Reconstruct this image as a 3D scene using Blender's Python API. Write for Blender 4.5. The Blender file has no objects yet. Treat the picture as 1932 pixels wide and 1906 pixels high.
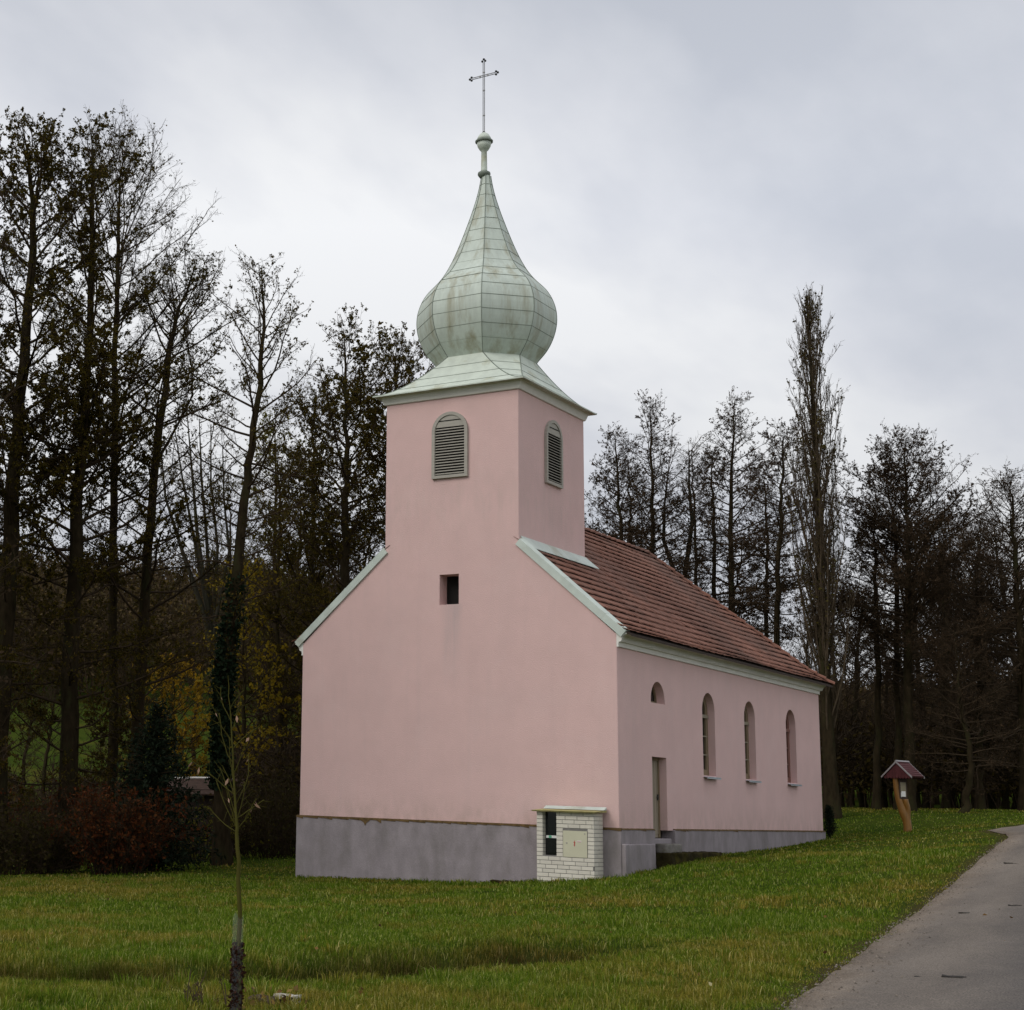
import bpy, bmesh, math, random
import numpy as np
from mathutils import Vector, Matrix
R = math.radians
SC = bpy.context.scene
COL = SC.collection

# ------------------------------------------------------------------ camera
F, PITCH, ROLL, YAW, PX, PY = 3073.045, 0.179971, 0.034136, -0.646308, 338.167, 941.273
CAM = np.array([19.4272, -37.4423, 0.4353])
_cy, _sy = math.cos(YAW), math.sin(YAW)
_f = np.array([_sy*math.cos(PITCH), _cy*math.cos(PITCH), math.sin(PITCH)])
_r = np.array([_cy, -_sy, 0.0]); _u = np.cross(_r, _f)
_c, _s = math.cos(ROLL), math.sin(ROLL)
CR, CU, CF = _c*_r+_s*_u, -_s*_r+_c*_u, _f
cd = bpy.data.cameras.new('camera'); cam = bpy.data.objects.new('camera', cd); COL.objects.link(cam)
cam.matrix_world = Matrix(((CR[0], CU[0], -CF[0], CAM[0]), (CR[1], CU[1], -CF[1], CAM[1]),
                           (CR[2], CU[2], -CF[2], CAM[2]), (0, 0, 0, 1)))
cd.sensor_width = 36; cd.lens = 36*F/1932
cd.shift_x = (966-PX)/1932; cd.shift_y = -(953-PY)/1932       # the photograph is a crop
cd.clip_start = 0.1; cd.clip_end = 3000
SC.camera = cam

# ------------------------------------------------------------------ world, sun, exposure
SUN_AZ, SUN_EL = R(203), R(40)        # azimuth clockwise from +y: behind the camera's left
world = bpy.data.worlds.new('World'); SC.world = world; world.use_nodes = True
nt = world.node_tree; nt.nodes.clear()
def N(t, typ, **kw):
    n = t.nodes.new(typ)
    for k, v in kw.items(): setattr(n, k, v)
    return n
out = N(nt, 'ShaderNodeOutputWorld'); bg = N(nt, 'ShaderNodeBackground'); bg.inputs[1].default_value = 0.1
sky = N(nt, 'ShaderNodeTexSky', sky_type='NISHITA'); sky.sun_disc = False
sky.sun_elevation = SUN_EL; sky.sun_rotation = SUN_AZ
tc = N(nt, 'ShaderNodeTexCoord'); sep = N(nt, 'ShaderNodeSeparateXYZ'); nt.links.new(tc.outputs['Generated'], sep.inputs[0])
def M(op, a, b=None, c=None, clamp=False):
    n = N(nt, 'ShaderNodeMath', operation=op); n.use_clamp = clamp
    for i, v in enumerate((a, b, c)):
        if v is None: continue
        if isinstance(v, (int, float)): n.inputs[i].default_value = v
        else: nt.links.new(v, n.inputs[i])
    return n.outputs[0]
zc = M('MAXIMUM', sep.outputs[2], 0.0); zz = M('ADD', zc, 0.22)
comb = N(nt, 'ShaderNodeCombineXYZ')
nt.links.new(M('DIVIDE', sep.outputs[0], zz), comb.inputs[0]); nt.links.new(M('DIVIDE', sep.outputs[1], zz), comb.inputs[1])
mp = N(nt, 'ShaderNodeMapping'); mp.inputs['Location'].default_value = (5.5, -3.3, 0); mp.inputs['Rotation'].default_value = (0, 0, R(100))
mp.inputs['Scale'].default_value = (1.0, 0.62, 1)
nt.links.new(comb.outputs[0], mp.inputs[0])
n1 = N(nt, 'ShaderNodeTexNoise'); n1.inputs['Scale'].default_value = 1.6; n1.inputs['Detail'].default_value = 5; n1.inputs['Roughness'].default_value = .5
n1.inputs['Distortion'].default_value = .35
n2 = N(nt, 'ShaderNodeTexNoise'); n2.inputs['Scale'].default_value = 5; n2.inputs['Detail'].default_value = 6; n2.inputs['Roughness'].default_value = .55
nt.links.new(mp.outputs[0], n1.inputs[0]); nt.links.new(mp.outputs[0], n2.inputs[0])
cl = M('ADD', M('MULTIPLY', n1.outputs[0], .8), M('MULTIPLY', n2.outputs[0], .2))
ramp = N(nt, 'ShaderNodeValToRGB'); nt.links.new(cl, ramp.inputs[0])
ramp.color_ramp.elements[0].position = .38; ramp.color_ramp.elements[0].color = (5.75, 6.05, 6.75, 1)
ramp.color_ramp.elements[1].position = .59; ramp.color_ramp.elements[1].color = (8.9, 9.0, 9.2, 1)
e = ramp.color_ramp.elements.new(.475); e.color = (7.1, 7.3, 7.85, 1)
band = N(nt, 'ShaderNodeValToRGB'); nt.links.new(sep.outputs[2], band.inputs[0])     # the cloud deck is thinnest part way up
for k, (q, v) in enumerate(((0.0, .82), (.14, .83), (.24, .95), (.34, 1.05), (.46, .94), (.6, 1.0))):
    el_ = band.color_ramp.elements[0] if k == 0 else band.color_ramp.elements[1] if k == 1 else band.color_ramp.elements.new(q)
    el_.position = q; el_.color = (v, v, v*1.0, 1)
mr = N(nt, 'ShaderNodeMapRange'); mr.inputs['From Min'].default_value = .5; mr.inputs['From Max'].default_value = 1
mr.inputs['To Min'].default_value = 1; mr.inputs['To Max'].default_value = 1.25
nt.links.new(sep.outputs[2], mr.inputs[0])
vm = N(nt, 'ShaderNodeVectorMath', operation='SCALE'); nt.links.new(ramp.outputs[0], vm.inputs[0]); nt.links.new(mr.outputs[0], vm.inputs['Scale'])
mix = N(nt, 'ShaderNodeMixRGB'); mix.inputs[0].default_value = .96
nt.links.new(sky.outputs[0], mix.inputs[1]); vb = N(nt, 'ShaderNodeVectorMath', operation='MULTIPLY'); nt.links.new(vm.outputs[0], vb.inputs[0]); nt.links.new(band.outputs[0], vb.inputs[1]); nt.links.new(vb.outputs[0], mix.inputs[2])
nt.links.new(mix.outputs[0], bg.inputs[0]); nt.links.new(bg.outputs[0], out.inputs[0])

sl = bpy.data.lights.new('sun', 'SUN'); so = bpy.data.objects.new('sun', sl); COL.objects.link(so)
sl.energy = 1.2; sl.angle = R(28); sl.color = (1, .95, .88)
sd = Vector((math.sin(SUN_AZ)*math.cos(SUN_EL), math.cos(SUN_AZ)*math.cos(SUN_EL), math.sin(SUN_EL)))
so.rotation_euler = sd.to_track_quat('Z', 'Y').to_euler()
SC.view_settings.view_transform = 'Standard'; SC.view_settings.look = 'None'; SC.view_settings.gamma = 1
SC.view_settings.exposure = 0.0
SC.cycles.max_bounces = 6; SC.cycles.diffuse_bounces = 3; SC.cycles.transparent_max_bounces = 8

# ------------------------------------------------------------------ helpers
random.seed(7); RNG = np.random.default_rng(7)
def at(px, py, D):                     # a pixel (1932-wide frame) at horizontal distance D -> world point
    d = CF + CR*(px-PX)/F - CU*(py-PY)/F
    return CAM + d/math.hypot(d[0], d[1])*D
def put(name, mesh, mat=None, parent=None, **props):
    o = bpy.data.objects.new(name, mesh); COL.objects.link(o)
    for m in (mat if isinstance(mat, (list, tuple)) else [mat] if mat else []): mesh.materials.append(m)
    if parent is not None: o.parent = parent
    for k, v in props.items(): o[k] = v
    return o
def thing(name, label, cat, loc=(0, 0, 0), rz=0, group=None):
    o = bpy.data.objects.new(name, None); COL.objects.link(o); o.location = loc; o.rotation_euler = (0, 0, rz)
    o['label'] = label; o['category'] = cat
    if group: o['group'] = group
    o.empty_display_size = .3
    return o
def np_mesh(name, V, faces):           # faces: list of (array (n,k), material index)
    V = np.asarray(V, np.float32).reshape(-1, 3)
    me = bpy.data.meshes.new(name); me.vertices.add(len(V)); me.vertices.foreach_set('co', V.ravel())
    lo = np.concatenate([f.ravel() for f, _ in faces]).astype(np.int32)
    tot = np.concatenate([np.full(len(f), f.shape[1], np.int32) for f, _ in faces])
    st = np.concatenate([[0], np.cumsum(tot)[:-1]]).astype(np.int32)
    mi = np.concatenate([np.full(len(f), m, np.int32) for f, m in faces])
    me.loops.add(len(lo)); me.loops.foreach_set('vertex_index', lo)
    me.polygons.add(len(tot)); me.polygons.foreach_set('loop_start', st); me.polygons.foreach_set('loop_total', tot)
    me.polygons.foreach_set('material_index', mi)
    me.update(calc_edges=True); me.validate(); return me
class MB:                              # small mesh builder for solid pieces
    def __init__(s): s.v = []; s.f = []; s.m = []
    def poly(s, pts, m=0):
        b = len(s.v); s.v += [tuple(p) for p in pts]; s.f.append(tuple(range(b, b+len(pts)))); s.m.append(m)
    def hexa(s, p, m=0):               # 8 points: bottom 4 ccw, top 4 ccw
        b = len(s.v); s.v += [tuple(q) for q in p]
        for q in ((3, 2, 1, 0), (4, 5, 6, 7), (0, 1, 5, 4), (1, 2, 6, 5), (2, 3, 7, 6), (3, 0, 4, 7)):
            s.f.append(tuple(b+i for i in q)); s.m.append(m)
    def box(s, x0, x1, y0, y1, z0, z1, m=0):
        s.hexa([(x0, y0, z0), (x1, y0, z0), (x1, y1, z0), (x0, y1, z0), (x0, y0, z1), (x1, y0, z1), (x1, y1, z1), (x0, y1, z1)], m)
    def prism(s, pts, d, m=0):         # polygon pts (3-D) extruded by vector d
        n = len(pts); b = len(s.v); d = np.array(d)
        s.v += [tuple(p) for p in pts]+[tuple(np.array(p)+d) for p in pts]
        s.f.append(tuple(range(b+n-1, b-1, -1))); s.f.append(tuple(range(b+n, b+2*n))); s.m += [m, m]
        for i in range(n):
            j = (i+1) % n; s.f.append((b+i, b+j, b+n+j, b+n+i)); s.m.append(m)
    def tube(s, pts, rad, k=8, m=0, cap=True):
        V, Q = tube_np(pts, rad, k); b = len(s.v); s.v += [tuple(p) for p in V]
        for q in Q: s.f.append(tuple(int(i)+b for i in q)); s.m.append(m)
        if cap:
            n = len(V)//k
            s.f.append(tuple(b+i for i in range(k-1, -1, -1))); s.f.append(tuple(b+(n-1)*k+i for i in range(k))); s.m += [m, m]
    def lathe(s, prof, c, k=24, m=0, rot=0.0):    # prof: (r, z)
        b = len(s.v)
        for r, z in prof:
            for i in range(k):
                a = rot+2*math.pi*i/k; s.v.append((c[0]+r*math.cos(a), c[1]+r*math.sin(a), c[2]+z))
        for j in range(len(prof)-1):
            for i in range(k):
                i2 = (i+1) % k; s.f.append((b+j*k+i, b+j*k+i2, b+(j+1)*k+i2, b+(j+1)*k+i)); s.m.append(m)
        s.f.append(tuple(b+i for i in range(k-1, -1, -1))); s.f.append(tuple(b+(len(prof)-1)*k+i for i in range(k))); s.m += [m, m]
    def mesh(s, name, smooth=False, fix=True):
        me = bpy.data.meshes.new(name); me.from_pydata(s.v, [], s.f)
        me.polygons.foreach_set('material_index', s.m)
        if fix:
            bm = bmesh.new(); bm.from_mesh(me); bmesh.ops.recalc_face_normals(bm, faces=bm.faces); bm.to_mesh(me); bm.free()
        if smooth: me.polygons.foreach_set('use_smooth', [True]*len(me.polygons))
        me.update(); return me
    def obj(s, name, mat, parent=None, smooth=False, **p): return put(name, s.mesh(name, smooth), mat, parent, **p)
def tube_np(pts, rad, k=6):
    P = np.asarray(pts, float); n = len(P); rad = np.broadcast_to(np.asarray(rad, float), (n,))
    T = np.gradient(P, axis=0); T /= np.linalg.norm(T, axis=1)[:, None]+1e-9
    ref = np.array([0, 0, 1.0]) if abs(T[:, 2]).mean() < .8 else np.array([1.0, 0, 0])
    A = np.cross(T, ref); A /= np.linalg.norm(A, axis=1)[:, None]+1e-9; B = np.cross(T, A)
    a = np.arange(k)*2*np.pi/k
    V = P[:, None]+rad[:, None, None]*(A[:, None]*np.cos(a)[None, :, None]+B[:, None]*np.sin(a)[None, :, None])
    i = np.arange(n-1)[:, None]*k; j = np.arange(k)[None]; j2 = (j+1) % k
    Q = np.stack([i+j, i+j2, i+k+j2, i+k+j], -1).reshape(-1, 4)
    return V.reshape(-1, 3), Q

# ------------------------------------------------------------------ materials
def mat(name, col, rough=.85, var=.12, scale=6.0, bump=0.0, bscale=40.0, stretch=(1, 1, 1), col2=None, c2pos=(.5, .75), metallic=0, spec=.3, island=0.0):
    m = bpy.data.materials.new(name); m.use_nodes = True; t = m.node_tree; p = t.nodes['Principled BSDF']
    p.inputs['Roughness'].default_value = rough; p.inputs['Metallic'].default_value = metallic
    p.inputs['Specular IOR Level'].default_value = spec
    tcn = N(t, 'ShaderNodeTexCoord'); mp = N(t, 'ShaderNodeMapping'); mp.inputs['Scale'].default_value = stretch
    t.links.new(tcn.outputs['Object'], mp.inputs[0])
    n = N(t, 'ShaderNodeTexNoise'); n.inputs['Scale'].default_value = scale; n.inputs['Detail'].default_value = 5; n.inputs['Roughness'].default_value = .6
    t.links.new(mp.outputs[0], n.inputs[0])
    r = N(t, 'ShaderNodeValToRGB'); t.links.new(n.outputs[0], r.inputs[0])
    c = np.array(col); r.color_ramp.elements[0].position = .3; r.color_ramp.elements[1].position = .7
    r.color_ramp.elements[0].color = (*(c*(1-var)), 1); r.color_ramp.elements[1].color = (*np.minimum(c*(1+var), .95), 1)
    last = r.outputs[0]
    if col2 is not None:
        n2 = N(t, 'ShaderNodeTexNoise'); n2.inputs['Scale'].default_value = scale*.37; n2.inputs['Detail'].default_value = 8; n2.inputs['Roughness'].default_value = .65
        t.links.new(mp.outputs[0], n2.inputs[0])
        r2 = N(t, 'ShaderNodeValToRGB'); t.links.new(n2.outputs[0], r2.inputs[0])
        r2.color_ramp.elements[0].position, r2.color_ramp.elements[1].position = c2pos
        mx = N(t, 'ShaderNodeMixRGB'); t.links.new(r2.outputs[0], mx.inputs[0]); t.links.new(last, mx.inputs[1]); mx.inputs[2].default_value = (*col2, 1)
        last = mx.outputs[0]
    if island:
        g = N(t, 'ShaderNodeNewGeometry'); mr = N(t, 'ShaderNodeMapRange'); t.links.new(g.outputs['Random Per Island'], mr.inputs[0])
        mr.inputs['To Min'].default_value = 1-island; mr.inputs['To Max'].default_value = 1+island
        hs = N(t, 'ShaderNodeHueSaturation'); t.links.new(last, hs.inputs['Color']); t.links.new(mr.outputs[0], hs.inputs['Value']); last = hs.outputs[0]
    t.links.new(last, p.inputs['Base Color'])
    if bump:
        nb = N(t, 'ShaderNodeTexNoise'); nb.inputs['Scale'].default_value = bscale; nb.inputs['Detail'].default_value = 4
        t.links.new(mp.outputs[0], nb.inputs[0])
        b = N(t, 'ShaderNodeBump'); b.inputs['Strength'].default_value = bump; b.inputs['Distance'].default_value = .02
        t.links.new(nb.outputs[0], b.inputs['Height']); t.links.new(b.outputs[0], p.inputs['Normal'])
    return m
def leafmat(name, cols, rough=.6, trans=.25):     # cols: colour stops picked per leaf
    m = bpy.data.materials.new(name); m.use_nodes = True; t = m.node_tree; p = t.nodes['Principled BSDF']; o = t.nodes['Material Output']
    g = N(t, 'ShaderNodeNewGeometry'); r = N(t, 'ShaderNodeValToRGB'); t.links.new(g.outputs['Random Per Island'], r.inputs[0])
    els = r.color_ramp.elements
    while len(els) < len(cols): els.new(.5)
    for i, c in enumerate(cols): els[i].position = i/(len(cols)-1); els[i].color = (*c, 1)
    t.links.new(r.outputs[0], p.inputs['Base Color']); p.inputs['Roughness'].default_value = rough; p.inputs['Specular IOR Level'].default_value = .04
    tr = N(t, 'ShaderNodeBsdfTranslucent'); t.links.new(r.outputs[0], tr.inputs[0])
    mx = N(t, 'ShaderNodeMixShader'); mx.inputs[0].default_value = trans
    t.links.new(p.outputs[0], mx.inputs[1]); t.links.new(tr.outputs[0], mx.inputs[2]); t.links.new(mx.outputs[0], o.inputs[0])
    return m

def plaster():
    m = mat('pink_plaster', (.72, .497, .468), .92, .04, 1.1, .5, 45, col2=(.665, .47, .445), c2pos=(.5, .8)); t = m.node_tree; p = t.nodes['Principled BSDF']
    src = p.inputs['Base Color'].links[0].from_socket; tcn = N(t, 'ShaderNodeTexCoord'); sp = N(t, 'ShaderNodeSeparateXYZ'); t.links.new(tcn.outputs['Object'], sp.inputs[0])
    def ns(scale, st, det=5):
        mp = N(t, 'ShaderNodeMapping'); mp.inputs['Scale'].default_value = st; t.links.new(tcn.outputs['Object'], mp.inputs[0])
        n = N(t, 'ShaderNodeTexNoise'); n.inputs['Scale'].default_value = scale; n.inputs['Detail'].default_value = det; n.inputs['Roughness'].default_value = .65; t.links.new(mp.outputs[0], n.inputs[0]); return n.outputs[0]
    def mr(x, a, b, c, d):
        r = N(t, 'ShaderNodeMapRange'); t.links.new(x, r.inputs[0])
        for k, v in zip(('From Min', 'From Max', 'To Min', 'To Max'), (a, b, c, d)): r.inputs[k].default_value = v
        return r.outputs[0]
    def ma(op, x, y):
        q = N(t, 'ShaderNodeMath', operation=op)
        for k, v in enumerate((x, y)):
            if isinstance(v, (int, float)): q.inputs[k].default_value = v
            else: t.links.new(v, q.inputs[k])
        return q.outputs[0]
    def mx(f, c):
        nonlocal src
        q = N(t, 'ShaderNodeMixRGB'); t.links.new(f, q.inputs[0]); t.links.new(src, q.inputs[1]); q.inputs[2].default_value = (*c, 1); src = q.outputs[0]
    streak = mr(ns(3.0, (1, 1, .06)), .52, .80, 0, .17); mx(streak, (.50, .385, .37))            # rain streaks
    patch = mr(ns(.9, (1, 1, 1), 2), .56, .60, 0, .16); mx(patch, (.74, .54, .51))              # patched render
    top = ma('MULTIPLY', mr(ns(6, (1, 1, .25)), .42, .70, 0, .7), mr(sp.outputs[2], 6.6, 8.2, 0, 1)); top = ma('MULTIPLY', top, mr(sp.outputs[2], 9.6, 8.0, 0, 1)); mx(ma('MULTIPLY', top, .30), (.40, .36, .30))
    splash = ma('MULTIPLY', mr(ns(4, (1, 1, .5)), .35, .65, 0, 1), mr(sp.outputs[2], .75, .0, 0, .55)); mx(splash, (.46, .34, .29))  # mud splash above the plinth
    ax_ = N(t, 'ShaderNodeMath', operation='ABSOLUTE'); t.links.new(ma('ADD', sp.outputs[0], -.05), ax_.inputs[0])
    run = ma('MULTIPLY', mr(ax_.outputs[0], .34, .12, 0, 1), ma('MULTIPLY', mr(sp.outputs[2], 3.2, 5.4, 0, 1), mr(sp.outputs[2], 5.52, 5.48, 0, 1))); run = ma('MULTIPLY', run, mr(ns(5, (1, 1, .1)), .35, .65, .1, .5)); mx(run, (.42, .36, .36))
    t.links.new(src, p.inputs['Base Color']); return m
PINK = plaster()
GREY_RENDER = mat('grey_render', (.305, .268, .278), .95, .14, 3.5, .5, 45, col2=(.20, .178, .172), c2pos=(.47, .74), stretch=(1, 1, .5))
WHITE_TRIM = mat('trim_plaster', (.80, .78, .72), .9, .05, 3, .15, 30, col2=(.60, .58, .48), c2pos=(.6, .85))
COPPER = mat('copper_patina', (.54, .60, .53), .62, .10, 2.2, .1, 9, stretch=(3.2, 3.2, .38), col2=(.31, .29, .185), c2pos=(.49, .72), spec=.4)
SEAM = mat('copper_seam', (.20, .23, .19), .7, .2, 8)
SKIRT = mat('copper_skirt', (.58, .635, .55), .6, .10, 2.5, .15, 5, stretch=(1.5, 1.5, 1.5), col2=(.33, .30, .15), c2pos=(.55, .75), spec=.4)
FLASH = mat('flashing', (.55, .61, .55), .55, .10, 2.5, .05, 8, col2=(.33, .32, .22), c2pos=(.56, .8), spec=.4)
TILE = mat('clay_tile', (.225, .104, .072), .92, .18, .9, .25, 60, col2=(.115, .075, .060), c2pos=(.46, .74), island=.17)
TIMBER_UNDER = mat('roof_underlay', (.05, .035, .028), .95, .2, 5)
LOUVER = mat('louver_wood', (.40, .375, .325), .75, .1, 3, .1, 30, stretch=(1, 1, 6))
DARK = mat('void_shade', (.012, .011, .010), .9, .1, 3)  # black colour in place of the shade behind opening and slats
WOOD_BROWN = mat('window_wood', (.21, .16, .095), .6, .15, 6, .1, 30, stretch=(1, 1, .2))
WOOD_RED = mat('red_window_wood', (.21, .10, .075), .6, .15, 6, .1, 30, stretch=(1, 1, .2))
PALE_BAR = mat('pale_bar', (.25, .215, .155), .6, .1, 6)
DOORM = mat('door_paint', (.30, .255, .19), .6, .08, 4, .05, 20, stretch=(2, 2, .3))
ZINC = mat('zinc_sill', (.55, .60, .66), .4, .08, 4, metallic=.6)
IRON = mat('iron', (.06, .06, .058), .6, .3, 8, metallic=.3)
CROSSM = mat('cross_metal', (.22, .22, .22), .5, .3, 9, metallic=.5)
BRICK = mat('lime_brick', (.68, .64, .55), .9, .05, 3, .2, 70, col2=(.50, .44, .34), c2pos=(.55, .85), island=.07)
MORTAR = mat('mortar', (.20, .19, .175), .95, .15, 10)
CREAM = mat('cream_paint', (.58, .56, .41), .5, .04, 3)
MOSSCAP = mat('mossy_cap', (.42, .38, .16), .9, .25, 6, .3, 30, col2=(.20, .13, .06), c2pos=(.5, .7))
CONCMOSS = mat('mossy_concrete', (.030, .024, .010), .95, .45, 5, .8, 14, col2=(.075, .065, .012), c2pos=(.5, .7), spec=.05)
STEPM = mat('step_stone', (.20, .185, .165), .95, .2, 6, .4, 25, col2=(.10, .10, .04), c2pos=(.5, .7))
DIRT = mat('brown_moss', (.12, .075, .03), .95, .4, 9, .6, 30)
STONEM = mat('pale_stone', (.45, .42, .36), .95, .15, 8, .4, 20)
REDPAINT = mat('mark_red', (.45, .03, .03), .6, .1, 5)
WHITEP = mat('white_label', (.75, .75, .72), .5, .03, 5)
GREENP = mat('green_label', (.10, .42, .25), .5, .1, 5)
VARNISH = mat('varnished_wood', (.20, .092, .012), .45, .25, 5, .2, 18, stretch=(2, 2, .4), spec=.5)
SHRINE_RED = mat('shrine_shingle', (.075, .018, .020), .7, .25, 9, .3, 30)
SHRINE_TRIM = mat('shrine_trim', (.28, .26, .26), .6, .08, 5)
BOARD = mat('board', (.24, .21, .14), .7, .15, 6)
BARK = mat('alder_bark', (.030, .022, .012), .95, .4, 7, .8, 14, stretch=(1, 1, .35), col2=(.034, .034, .014), c2pos=(.5, .7), spec=.05)
BARKP = mat('pale_bark', (.040, .036, .026), .95, .35, 6, .7, 14, stretch=(1, 1, .35), col2=(.034, .036, .02), c2pos=(.45, .7), spec=.05)
TWIG = mat('twig_bark', (.048, .034, .021), .95, .3, 4, spec=.05)
TWIGP = mat('twig_pale', (.075, .056, .036), .95, .3, 4, spec=.05)
YBARK = mat('sapling_bark', (.065, .060, .014), .95, .2, 12, .3, 40, stretch=(1, 1, .3), spec=.05)
glass = bpy.data.materials.new('window_glass'); glass.use_nodes = True
gp = glass.node_tree.nodes['Principled BSDF']; gp.inputs['Base Color'].default_value = (.012, .013, .014, 1); gp.inputs['Roughness'].default_value = .08
L_ALDER = leafmat('alder_leaf', [(.034, .028, .005), (.060, .048, .007), (.090, .070, .010), (.098, .058, .012)])
L_BROWN = leafmat('alder_cone', [(.038, .025, .015), (.058, .038, .022), (.078, .050, .028)], trans=.2)
L_YEL = leafmat('yellow_leaf', [(.24, .16, .012), (.32, .22, .018), (.19, .16, .02)], trans=.45)
L_ORG = leafmat('orange_leaf', [(.28, .16, .012), (.38, .23, .02), (.22, .15, .02)], trans=.45)
L_YGR = leafmat('yellow_green_leaf', [(.12, .115, .014), (.17, .15, .018), (.085, .08, .014)], trans=.4)
L_WIL = leafmat('willow_leaf', [(.11, .11, .045), (.085, .085, .03), (.13, .12, .06)], trans=.3)
L_RED = leafmat('red_leaf', [(.06, .016, .006), (.095, .026, .009), (.12, .042, .012), (.045, .022, .008)], trans=.2)
L_BUSH = leafmat('bush_leaf', [(.030, .028, .008), (.05, .042, .010), (.035, .022, .010)], trans=.25)
L_SPR = leafmat('needle', [(.010, .016, .009), (.016, .024, .012)], trans=.05)
L_IVY = leafmat('ivy_leaf', [(.008, .016, .008), (.014, .026, .012), (.02, .03, .014)], trans=.1)
L_PINK = leafmat('dry_leaf', [(.42, .27, .19), (.32, .20, .13)], trans=.3)
L_POP = leafmat('poplar_leaf', [(.10, .085, .015), (.07, .055, .015), (.05, .04, .015)], trans=.3)

# ------------------------------------------------------------------ ground heights
CP = np.array([(19.4, -37.4, -1.22), (-4.5, -.06, -1.59), (-.66, -.06, -1.47), (2.2, -.06, -1.39), (4.5, -.06, -1.10), (4.5, 2.2, -.86), (4.5, 3.5, -.77),
    (4.5, 7.9, -.64), (4.5, 16.8, -.31), (3.3, -.7, -1.30), (6.8, 17.1, .07), (1.1, 31, .70), (7, 33, 1.02), (-12.2, 7.5, -1.57), (-15.3, 5.2, -2.04), (-17.9, 3.0, -2.14),
    (11.4, -25.7, -1.27), (10.2, -27.4, -1.28), (14.6, -21.8, -1.28), (17, -20.5, -1.22), (12.2, -7, -.93), (16, -4, -.55), (-5, 17, -1.2), (9.4, 8, -.1),
    (24, -30, -1.1), (30, -37, -1.0), (-10, -12, -1.85), (2, -22, -1.55), (15, 33, 1.2), (-12, 30, -.6), (-26, 14, -2.0), (13, 12, .5), (20, 5, .5)])
def _U(r2): return r2*np.log(r2+1e-9)
_n = len(CP); _K = _U(((CP[:, None, :2]-CP[None, :, :2])**2).sum(-1)); _K[np.diag_indices(_n)] = 0; _K += np.eye(_n)*18
_P = np.c_[np.ones(_n), CP[:, :2]]
_sol = np.linalg.solve(np.block([[_K, _P], [_P.T, np.zeros((3, 3))]]), np.r_[CP[:, 2], 0, 0, 0])
def base_h(X):
    k = _U(((X[:, None, :]-CP[None, :, :2])**2).sum(-1)); return k@_sol[:_n]+_sol[_n]+X@_sol[_n+1:]
def sstep(a, b, x): t = np.clip((x-a)/(b-a), 0, 1); return t*t*(3-2*t)
def ground0(X):
    X = np.atleast_2d(np.asarray(X, float))[:, :2]; d = X-CAM[:2]; D = np.hypot(d[:, 0], d[:, 1])
    side = d@np.array([_cy, -_sy])/np.maximum(D, 1)          # -.11 left edge of view ... .5 right edge
    fw = d@np.array([_sy, _cy])/np.maximum(D, 1)
    # far relief: a wooded valley side beyond the church
    hl = np.interp(D, [60, 75, 90, 110, 150, 200, 260, 420], [-1.9, -1.9, -1.0, 1.6, 9.5, 18.5, 27, 32])
    hr = np.interp(D, [60, 75, 90, 110, 150, 200, 260, 420], [.5, .8, 1.0, 1.8, 5, 9, 13, 16])
    far = hl+(hr-hl)*sstep(.02, .26, side)
    far = far*sstep(-.2, .3, fw)+(-1.0)*(1-sstep(-.2, .3, fw))
    w = sstep(62, 88, D)
    near = np.clip(base_h(np.where((D > 90)[:, None], CAM[:2]+d/np.maximum(D, 1)[:, None]*90, X)), -3, 3)
    wb = sstep(.25, -.1, fw)*sstep(6, 25, D) if False else sstep(.2, -.2, fw)*sstep(10, 40, D)
    near = near*(1-wb)+(-1.1)*wb
    return near*(1-w)+far*w
def hit(px, py, fn=ground0):            # the ground point seen at a pixel
    d = CF + CR*(px-PX)/F - CU*(py-PY)/F; d = d/math.hypot(d[0], d[1])
    D = np.arange(6, 130, .05); P = CAM+d*D[:, None]; g = fn(P); i = np.argmax(P[:, 2] < g)
    return P[i] if P[i, 2] < g[i] else at(px, py, 80)
DITCH = np.array([hit(x, y)[:2] for x, y in [(-260, 1825), (0, 1830), (250, 1839), (450, 1838), (620, 1830), (800, 1815), (950, 1801), (1080, 1791), (1210, 1778)]])
def seg_dist(X, L):
    best = np.full(len(X), 1e9); par = np.zeros(len(X))
    for i in range(len(L)-1):
        a, b = L[i], L[i+1]; ab = b-a; t = np.clip(((X-a)@ab)/(ab@ab), 0, 1)
        d = np.hypot(*((X-a-t[:, None]*ab).T)); m = d < best; best[m] = d[m]; par[m] = i+t[m]
    return best, par
def vnoise(X, s, seed=0):               # cheap smooth value noise
    def one(P, sd):
        i0 = np.floor(P).astype(np.int64); f = P-i0; f = f*f*(3-2*f)
        def hsh(ix, iy):
            h = (ix*374761393+iy*668265263+sd*1442695041) & 0xffffffff; h = ((h ^ (h >> 13))*1274126177) & 0xffffffff; return ((h ^ (h >> 16)) & 0xffff)/32767.5-1
        a_, b_ = hsh(i0[:, 0], i0[:, 1]), hsh(i0[:, 0]+1, i0[:, 1]); c_, d_ = hsh(i0[:, 0], i0[:, 1]+1), hsh(i0[:, 0]+1, i0[:, 1]+1)
        return (a_*(1-f[:, 0])+b_*f[:, 0])*(1-f[:, 1])+(c_*(1-f[:, 0])+d_*f[:, 0])*f[:, 1]
    c, q = math.cos(.6+seed), math.sin(.6+seed); P = np.c_[X[:, 0]*c-X[:, 1]*q, X[:, 0]*q+X[:, 1]*c]/(s*.8)+1000
    return one(P, seed)*.75+one(P*2.13, seed+50)*.45
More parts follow.
